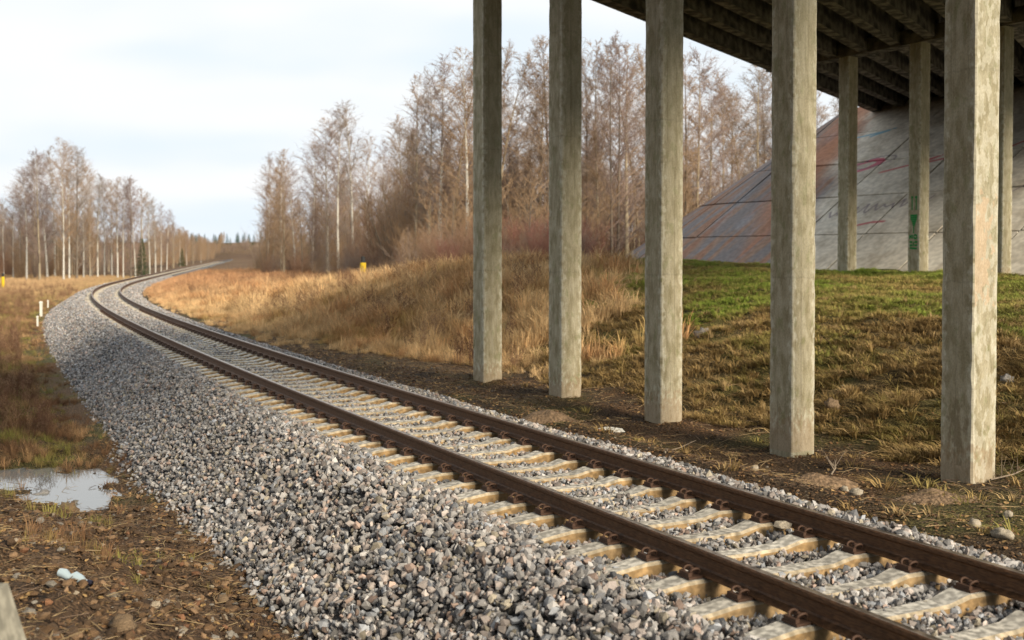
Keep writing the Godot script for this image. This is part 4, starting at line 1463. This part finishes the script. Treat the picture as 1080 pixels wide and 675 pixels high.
# ---------------------------------------------------------------- stones, litter, posts
func boulder_mesh(seed_: int, m: Material) -> ArrayMesh:
	# a field stone: a sphere pressed by noise, smooth-sided
	var n := noise(seed_, 0.9, 3)
	var s := Shape.new()
	var rows := 9
	var cols := 14
	for j in rows + 1:
		for i in cols + 1:
			var el := PI * (float(j) / rows - 0.5)
			var az := TAU * i / cols
			var d := Vector3(cos(el) * cos(az), sin(el), cos(el) * sin(az))
			var q := d * (0.5 + 0.30 * n.get_noise_3d(d.x * 1.4, d.y * 1.4, d.z * 1.4) + 0.10 * n.get_noise_3d(d.x * 4.0, d.y * 4.0, d.z * 4.0))
			s.vert(q * Vector3(1.2, 0.72, 0.9), d)
	for j in rows:
		for i in cols:
			var k := j * (cols + 1) + i
			s.idx.append_array(PackedInt32Array([k, k + 1, k + cols + 1, k + 1, k + cols + 2, k + cols + 1]))
	var st := SurfaceTool.new()
	st.create_from(s.mesh(m), 0)
	st.generate_normals()
	return st.commit()

func build_stones_and_litter() -> void:
	# small earth-coloured stones and clods on the near dirt bank and beside the columns
	var clod := material("earth_stone", Color.WHITE, 0.95, true)
	clod.albedo_texture = noise_picture(111, 256, 0.05, 0.6, 1.0, 4)
	clod.uv1_triplanar = true
	clod.uv1_scale = Vector3(1.2, 1.2, 1.2)
	var kinds := []
	for k in 6:
		kinds.append(stone_mesh(700 + k, clod, 0.62))
	var places := []; var cols: Array[PackedColorArray] = []
	for k in 6:
		places.append([]); cols.append(PackedColorArray())
	for i in 60000:
		var left := i < 38000
		var z := rng.randf_range(5.5, 20.0) if left else rng.randf_range(8.0, 30.0)
		var d := rng.randf_range(-7.5, -2.7) if left else 2.0 + 4.2 * pow(rng.randf(), 1.4)
		var p := beside(z, d)
		if p.y < 5.0 or absf(p.x / p.y) > 0.6: continue
		var n2 := noise_b.get_noise_2d(p.x * 0.6, p.y * 0.6)
		if left and p.y > 15.0 and rng.randf() < 0.75: continue
		if not left and rng.randf() < 0.62 - n2: continue
		var size := (0.012 + 0.11 * pow(rng.randf(), 7.0)) if left else (0.011 + 0.06 * pow(rng.randf(), 6.0))
		var y := land(p.x, p.y)
		var k := rng.randi() % 6
		places[k].append(Transform3D(Basis.from_euler(Vector3(rng.randf_range(-0.5, 0.5), rng.randf() * TAU, rng.randf_range(-0.5, 0.5))).scaled(Vector3.ONE * size), w3(p, y + size * 0.12)))
		var q := rng.randf()
		var c := Color(0.19, 0.115, 0.062)
		if q < 0.35: c = Color(0.11, 0.07, 0.042)
		elif q < 0.5: c = Color(0.33, 0.21, 0.12)
		elif q < 0.54: c = Color(0.28, 0.14, 0.075)
		elif q < 0.60: c = Color(0.30, 0.27, 0.23)
		elif q < 0.64: c = Color(0.46, 0.38, 0.28)
		cols[k].append(c * rng.randf_range(0.7, 1.2))
	var root := thing("earth_stones", Vector3.ZERO, "small brown stones and clods lying on the bare earth", "stones", "", "stuff")
	for k in 6:
		scatter("pebbles", root, kinds[k], places[k], cols[k])
	# fallen leaves and bits of bark
	var leaf := material("dead_leaf", Color.WHITE, 0.85, true)
	var ls := Shape.new()
	ls.quad(Vector3(-0.5, 0.0, -0.3), Vector3(0.0, 0.1, -0.42), Vector3(0.0, -0.02, 0.0), Vector3(-0.6, 0.06, 0.05))
	ls.quad(Vector3(0.0, 0.1, -0.42), Vector3(0.5, 0.02, -0.2), Vector3(0.62, 0.12, 0.1), Vector3(0.0, -0.02, 0.0))
	ls.quad(Vector3(-0.6, 0.06, 0.05), Vector3(0.0, -0.02, 0.0), Vector3(0.05, 0.12, 0.4), Vector3(-0.4, 0.0, 0.35))
	ls.quad(Vector3(0.0, -0.02, 0.0), Vector3(0.62, 0.12, 0.1), Vector3(0.45, 0.03, 0.36), Vector3(0.05, 0.12, 0.4))
	var lm := ls.mesh(leaf)
	var lp := []
	var lc := PackedColorArray()
	for i in 34000:
		var left := i < 14000
		var z := rng.randf_range(6.0, 22.0) if left else rng.randf_range(8.0, 34.0)
		var d := rng.randf_range(-8.0, -3.0) if left else 2.1 + 9.0 * pow(rng.randf(), 1.5)
		var p := beside(z, d)
		if p.y < 5.0 or absf(p.x / p.y) > 0.6: continue
		var y := land(p.x, p.y)
		if y < -1.38: continue
		var size := rng.randf_range(0.018, 0.05)
		lp.append(Transform3D(Basis.from_euler(Vector3(rng.randf_range(-0.5, 0.5), rng.randf() * TAU, rng.randf_range(-0.5, 0.5))).scaled(Vector3.ONE * size), w3(p, y + 0.012)))
		var q := rng.randf()
		lc.append((Color(0.20, 0.11, 0.05) if q < 0.5 else (Color(0.33, 0.21, 0.09) if q < 0.8 else Color(0.10, 0.06, 0.035))) * rng.randf_range(0.7, 1.2))
	var lroot := thing("fallen_leaves", Vector3.ZERO, "dead brown leaves scattered on the earth beside the track", "leaves", "", "stuff")
	scatter("leaves", lroot, lm, lp, lc)
	# broken stalks and bits of twig
	var stalk := Shape.new()
	stalk.twig(Vector3(-0.5, 0.0, 0.0), Vector3(0.05, 0.06, 0.05), Vector3(0.5, 0.02, -0.04), 0.016)
	stalk.twig(Vector3(0.05, 0.05, 0.05), Vector3(0.2, 0.08, 0.16), Vector3(0.34, 0.05, 0.24), 0.012)
	var sm := stalk.mesh(leaf)
	var tp := []
	var tc := PackedColorArray()
	for i in 9000:
		var left := i < 5000
		var z := rng.randf_range(6.0, 20.0) if left else rng.randf_range(9.0, 30.0)
		var d := rng.randf_range(-8.0, -3.1) if left else 2.4 + 6.5 * pow(rng.randf(), 1.3)
		var p := beside(z, d)
		if p.y < 5.0 or absf(p.x / p.y) > 0.6: continue
		if land(p.x, p.y) < -1.37 and rng.randf() < 0.93: continue
		var size := rng.randf_range(0.08, 0.36)
		tp.append(Transform3D(Basis.from_euler(Vector3(rng.randf_range(-0.2, 0.2), rng.randf() * TAU, rng.randf_range(-0.25, 0.25))).scaled(Vector3(size, size, size)), w3(p, maxf(land(p.x, p.y), -1.385) + 0.012)))
		tc.append((Color(0.36, 0.26, 0.14) if rng.randf() < 0.5 else Color(0.16, 0.11, 0.075)) * rng.randf_range(0.7, 1.25))
	scatter("stalks", lroot, sm, tp, tc)

	# single stones one can point to: [pixel bearing, distance, size, colour, label]
	var pale := material("pale_stone", Color(0.50, 0.43, 0.33), 0.9)
	var greyish := material("grey_boulder", Color(0.40, 0.375, 0.35), 0.9)
	var brown := material("brown_stone", Color(0.26, 0.18, 0.11), 0.9)
	for m in [pale, greyish, brown]:
		m.albedo_texture = noise_picture(115, 256, 0.03, 0.65, 1.0, 5)
		m.uv1_triplanar = true
		m.uv1_scale = Vector3(1.5, 1.5, 1.5)
	var stones := [
		[743, 24.0, 0.36, greyish, "grey boulder on the grassy bank between the middle columns"],
		[1031, 10.6, 0.13, pale, "upright pale stone on the earth below the large near column"],
		[1061, 10.0, 0.15, pale, "flat pale stone at the photo's right edge beyond the rail"],
		[1066, 11.0, 0.10, pale, "smaller ochre stone behind the flat pale stone"],
		[905, 12.1, 0.12, pale, "pale stone lying at the edge of the ballast between the near columns"],
		[892, 12.6, 0.10, pale, "small pale stone beside a sandy heap left of the near column"],
		[797, 14.3, 0.11, pale, "small whitish stone before the second nearest column"],
		[1063, 16.0, 0.22, greyish, "grey stone in the grass right of the large near column"],
		[878, 17.0, 0.26, brown, "brown stone half sunk in the bank between the two near columns"],
		[325, 8.75, 0.13, pale, "angular tan stone at the foot of the ballast near the lower edge"],
		[308, 9.1, 0.12, brown, "orange-brown stone at the foot of the ballast near the lower edge"],
		[232, 10.9, 0.12, brown, "brown stone where the ballast meets the dirt"],
		[70, 15.6, 0.32, brown, "brown mossy stone at the near edge of the puddle"],
		[42, 16.8, 0.26, greyish, "dark grey stone standing in the puddle"],
		[125, 7.9, 0.18, brown, "large tan stone in the dirt near the lower left corner"]]
	var shapes := [boulder_mesh(801, pale), boulder_mesh(802, pale), boulder_mesh(803, pale)]
	for e in stones:
		var p := by_pixel_ray((e[0] - 540.0) / 1180.0, e[1])
		var o := single("stone", shapes[rng.randi() % 3], Transform3D(Basis.from_euler(Vector3(rng.randf_range(-0.3, 0.3), rng.randf() * TAU, 0)).scaled(Vector3.ONE * e[2]), w3(p, land(p.x, p.y) + e[2] * 0.2)), e[4], "stone", "single stones")
		o.material_override = e[3]
	# the flat stone leaning on the far rail
	var lean := stone_mesh(731, pale, 0.5)
	var lp2 := beside(9.45, 0.66)
	single("stone", lean, Transform3D(Basis.from_euler(Vector3(0.2, 0.6, 0.45)).scaled(Vector3(0.19, 0.12, 0.13)), w3(lp2, -0.16)), "pale flat stone lying against the far rail", "stone", "single stones")

	# sandy heap by the near column
	var sand := material("sand", Color(0.30, 0.20, 0.12), 0.95)
	sand.albedo_texture = noise_picture(117, 256, 0.06, 0.6, 1.0, 5)
	sand.uv1_triplanar = true
	sand.uv1_world_triplanar = true
	relief(sand, 118, 256, 0.06, 7.0)
	for e in [[872, 12.9, 0.42, 0.12, "smooth sandy heap of earth beside the ballast edge"], [985, 11.9, 0.5, 0.10, "stony sandy heap in front of the large near column"], [575, 17.4, 0.5, 0.15, "rust-coloured heap of earth in front of the second farthest column"]]:
		var p := by_pixel_ray((e[0] - 540.0) / 1180.0, e[1])
		var s := Shape.new()
		var rings := 9
		for j in rings + 1:
			for i in 25:
				var a := TAU * i / 24.0
				var rr: float = e[2] * j / rings
				var q := p + Vector2(cos(a) * rr * 1.25, sin(a) * rr * 0.8)
				var bump: float = e[3] * pow(cos(PI * 0.5 * j / rings), 1.3) * (1.0 + 0.5 * noise_b.get_noise_2d(q.x * 3.0, q.y * 3.0)) - 0.02
				s.vert(w3(q, land(q.x, q.y) + bump), Vector3.UP)
		for j in rings:
			for i in 24:
				var k := j * 25 + i
				s.idx.append_array(PackedInt32Array([k, k + 1, k + 25, k + 1, k + 26, k + 25]))
		var st := SurfaceTool.new()
		st.create_from(s.mesh(sand), 0)
		st.generate_normals()
		single("earth_heap", st.commit(), Transform3D.IDENTITY, e[4], "heap")

	# marker posts
	var paint := material("white_paint", Color(0.66, 0.63, 0.55), 0.7)
	var black := material("black_cap", Color(0.03, 0.03, 0.03), 0.7)
	var yellow := material("yellow_paint", Color(0.62, 0.42, 0.02), 0.6)
	var post := Shape.new()
	post.box(Vector3(-0.07, -0.3, -0.07), Vector3(0.07, 0.62, 0.07))
	post.block([Vector3(-0.1, 0.62, 0.1), Vector3(0.1, 0.62, 0.1), Vector3(0.1, 0.62, -0.1), Vector3(-0.1, 0.62, -0.1), Vector3(-0.06, 0.74, 0.06), Vector3(0.06, 0.74, 0.06), Vector3(0.06, 0.74, -0.06), Vector3(-0.06, 0.74, -0.06)])
	var pmesh := post.mesh(paint)
	for e in [[39, 51.0, 0.45, "short white marker post nearest the viewer beside the ballast"], [51.5, 62.0, 0.8, "white marker post left of the track before the bend"], [60.5, 70.0, 0.45, "white marker post close to the ballast before the bend"], [141.5, 110.0, 0.5, "white marker post beside the track just past the bend"], [181, 150.0, 0.6, "small white post farther along the straight track"], [201, 190.0, 0.7, "farthest white post along the straight track"]]:
		var z: float = e[1]
		var p := by_pixel_ray((e[0] - 540.0) / 1180.0, z)
		var off := offset_of(p.x, z).x
		if off > -3.4:
			p = beside(z, -3.4)
		single("marker_post", pmesh, Transform3D(Basis.IDENTITY.scaled(Vector3.ONE * e[2]), w3(p, maxf(land(p.x, p.y), -0.9))), e[3], "post", "white marker posts")
	for e in [[383, 52.0, "yellow marker post with black tip in the dry grass"], [3, 100.0, "yellow marker post at the photo's left edge"]]:
		var p := by_pixel_ray((e[0] - 540.0) / 1180.0, e[1])
		var o := thing("marker_post", w3(p, land(p.x, p.y)), e[2], "post")
		var b := Shape.new()
		b.tube(PackedVector3Array([Vector3(0, -0.3, 0), Vector3(0, 1.05, 0), Vector3(0, 1.051, 0)]), PackedFloat32Array([0.14, 0.14, 0.0]), 10)
		part("shaft", b.mesh(yellow), o)
		var t := Shape.new()
		t.tube(PackedVector3Array([Vector3(0, 1.05, 0), Vector3(0, 1.32, 0), Vector3(0, 1.36, 0)]), PackedFloat32Array([0.11, 0.10, 0.0]), 10)
		part("tip", t.mesh(black), o)

	# litter
	var clear := material("clear_plastic", Color(0.42, 0.52, 0.57), 0.2)
	clear.metallic_specular = 0.6
	var bp := by_pixel_ray((76.0 - 540.0) / 1180.0, 8.9)
	var bottle := thing("plastic_bottle", w3(bp, land(bp.x, bp.y) + 0.05), "crushed clear plastic bottle with dark cap on the dirt", "bottle")
	bottle.rotation = Vector3(0.0, -0.35, -0.18)
	var bs := Shape.new()
	bs.tube(PackedVector3Array([Vector3(-0.15, 0, 0), Vector3(-0.149, 0, 0), Vector3(-0.10, 0.006, 0.005), Vector3(-0.05, -0.012, 0), Vector3(0.0, 0.008, -0.006), Vector3(0.06, 0, 0), Vector3(0.10, 0, 0), Vector3(0.13, 0, 0)]), PackedFloat32Array([0.002, 0.036, 0.040, 0.028, 0.042, 0.038, 0.018, 0.014]), 12)
	part("body", bs.mesh(clear), bottle)
	var cap := Shape.new()
	cap.tube(PackedVector3Array([Vector3(0.128, 0, 0), Vector3(0.129, 0, 0), Vector3(0.165, 0, 0), Vector3(0.166, 0, 0)]), PackedFloat32Array([0.002, 0.024, 0.024, 0.0]), 12)
	part("cap", cap.mesh(material("dark_cap", Color(0.02, 0.02, 0.035), 0.5)), bottle)
	var scrap := Shape.new()
	for i in 6:
		var a := i / 6.0
		var b := (i + 1) / 6.0
		scrap.quad(Vector3(-0.2 + 0.4 * a, 0.03 + 0.03 * sin(a * 5.0), 0.07), Vector3(-0.2 + 0.4 * b, 0.03 + 0.03 * sin(b * 5.0), 0.06), Vector3(-0.2 + 0.4 * b, 0.05 + 0.02 * sin(b * 4.0), -0.06), Vector3(-0.2 + 0.4 * a, 0.05 + 0.02 * sin(a * 4.0), -0.05))
		scrap.quad(Vector3(-0.2 + 0.4 * a, 0.0, 0.075), Vector3(-0.2 + 0.4 * b, 0.0, 0.065), Vector3(-0.2 + 0.4 * b, 0.03 + 0.03 * sin(b * 5.0), 0.06), Vector3(-0.2 + 0.4 * a, 0.03 + 0.03 * sin(a * 5.0), 0.07))
	var sp := by_pixel_ray((645.0 - 540.0) / 1180.0, 16.6)
	single("plastic_scrap", scrap.mesh(material("white_plastic", Color(0.62, 0.60, 0.54), 0.6)), Transform3D(Basis(Vector3.UP, 0.3), w3(sp, land(sp.x, sp.y) + 0.02)), "bent white scrap lying on the earth beside the middle column", "scrap")
	# dead sticks
	var wood := material("dead_wood", Color(0.24, 0.19, 0.14), 0.9)
	for e in [[716, 15.6, 0.75, 0.7, "thin pale stick on the earth beside the middle column"], [880, 13.6, 0.5, 1.2, "bare branching twig standing by the sandy heap"], [1068, 12.8, 0.6, 0.4, "tangle of thin twigs right of the large near column"]]:
		var p := by_pixel_ray((e[0] - 540.0) / 1180.0, e[1])
		var s := Shape.new()
		s.tube(PackedVector3Array([Vector3(-e[2] * 0.5, 0.02, 0), Vector3(0, 0.06, 0.03), Vector3(e[2] * 0.5, 0.12, 0)]), PackedFloat32Array([0.012, 0.009, 0.004]), 5)
		for k in 7:
			var t := rng.randf_range(-0.3, 0.4)
			var b := Vector3(t * e[2], 0.06, 0.02)
			var dd := Vector3(rng.randf_range(-0.5, 0.7), rng.randf_range(0.3, 1.0), rng.randf_range(-0.6, 0.6)) * 0.3
			if e[2] < 0.7: s.twig(b, b + dd * 0.5, b + dd, 0.005)
		single("stick", s.mesh(wood), Transform3D(Basis(Vector3.UP, e[3]), w3(p, land(p.x, p.y))), e[4], "stick")
	# the corner of a concrete block at the viewer's feet
	var kerb := Shape.new()
	kerb.block([Vector3(-0.32, -0.9, 0.9), Vector3(0.34, -0.9, 0.9), Vector3(0.34, -0.9, -0.3), Vector3(-0.32, -0.9, -0.3), Vector3(-0.22, 0.0, 0.84), Vector3(0.10, 0.0, 0.84), Vector3(0.10, 0.0, -0.24), Vector3(-0.22, 0.0, -0.24)])
	var km := material("block_concrete", Color(0.42, 0.39, 0.31), 0.9)
	km.albedo_texture = noise_picture(119, 256, 0.03, 0.7, 1.0, 4)
	km.uv1_triplanar = true
	var kp := by_pixel_ray((-38.0 - 540.0) / 1180.0, 5.2)
	single("concrete_block", kerb.mesh(km), Transform3D(Basis(Vector3.UP, 0.1), w3(kp, 0.60)), "pale concrete block in the lower left corner", "block")
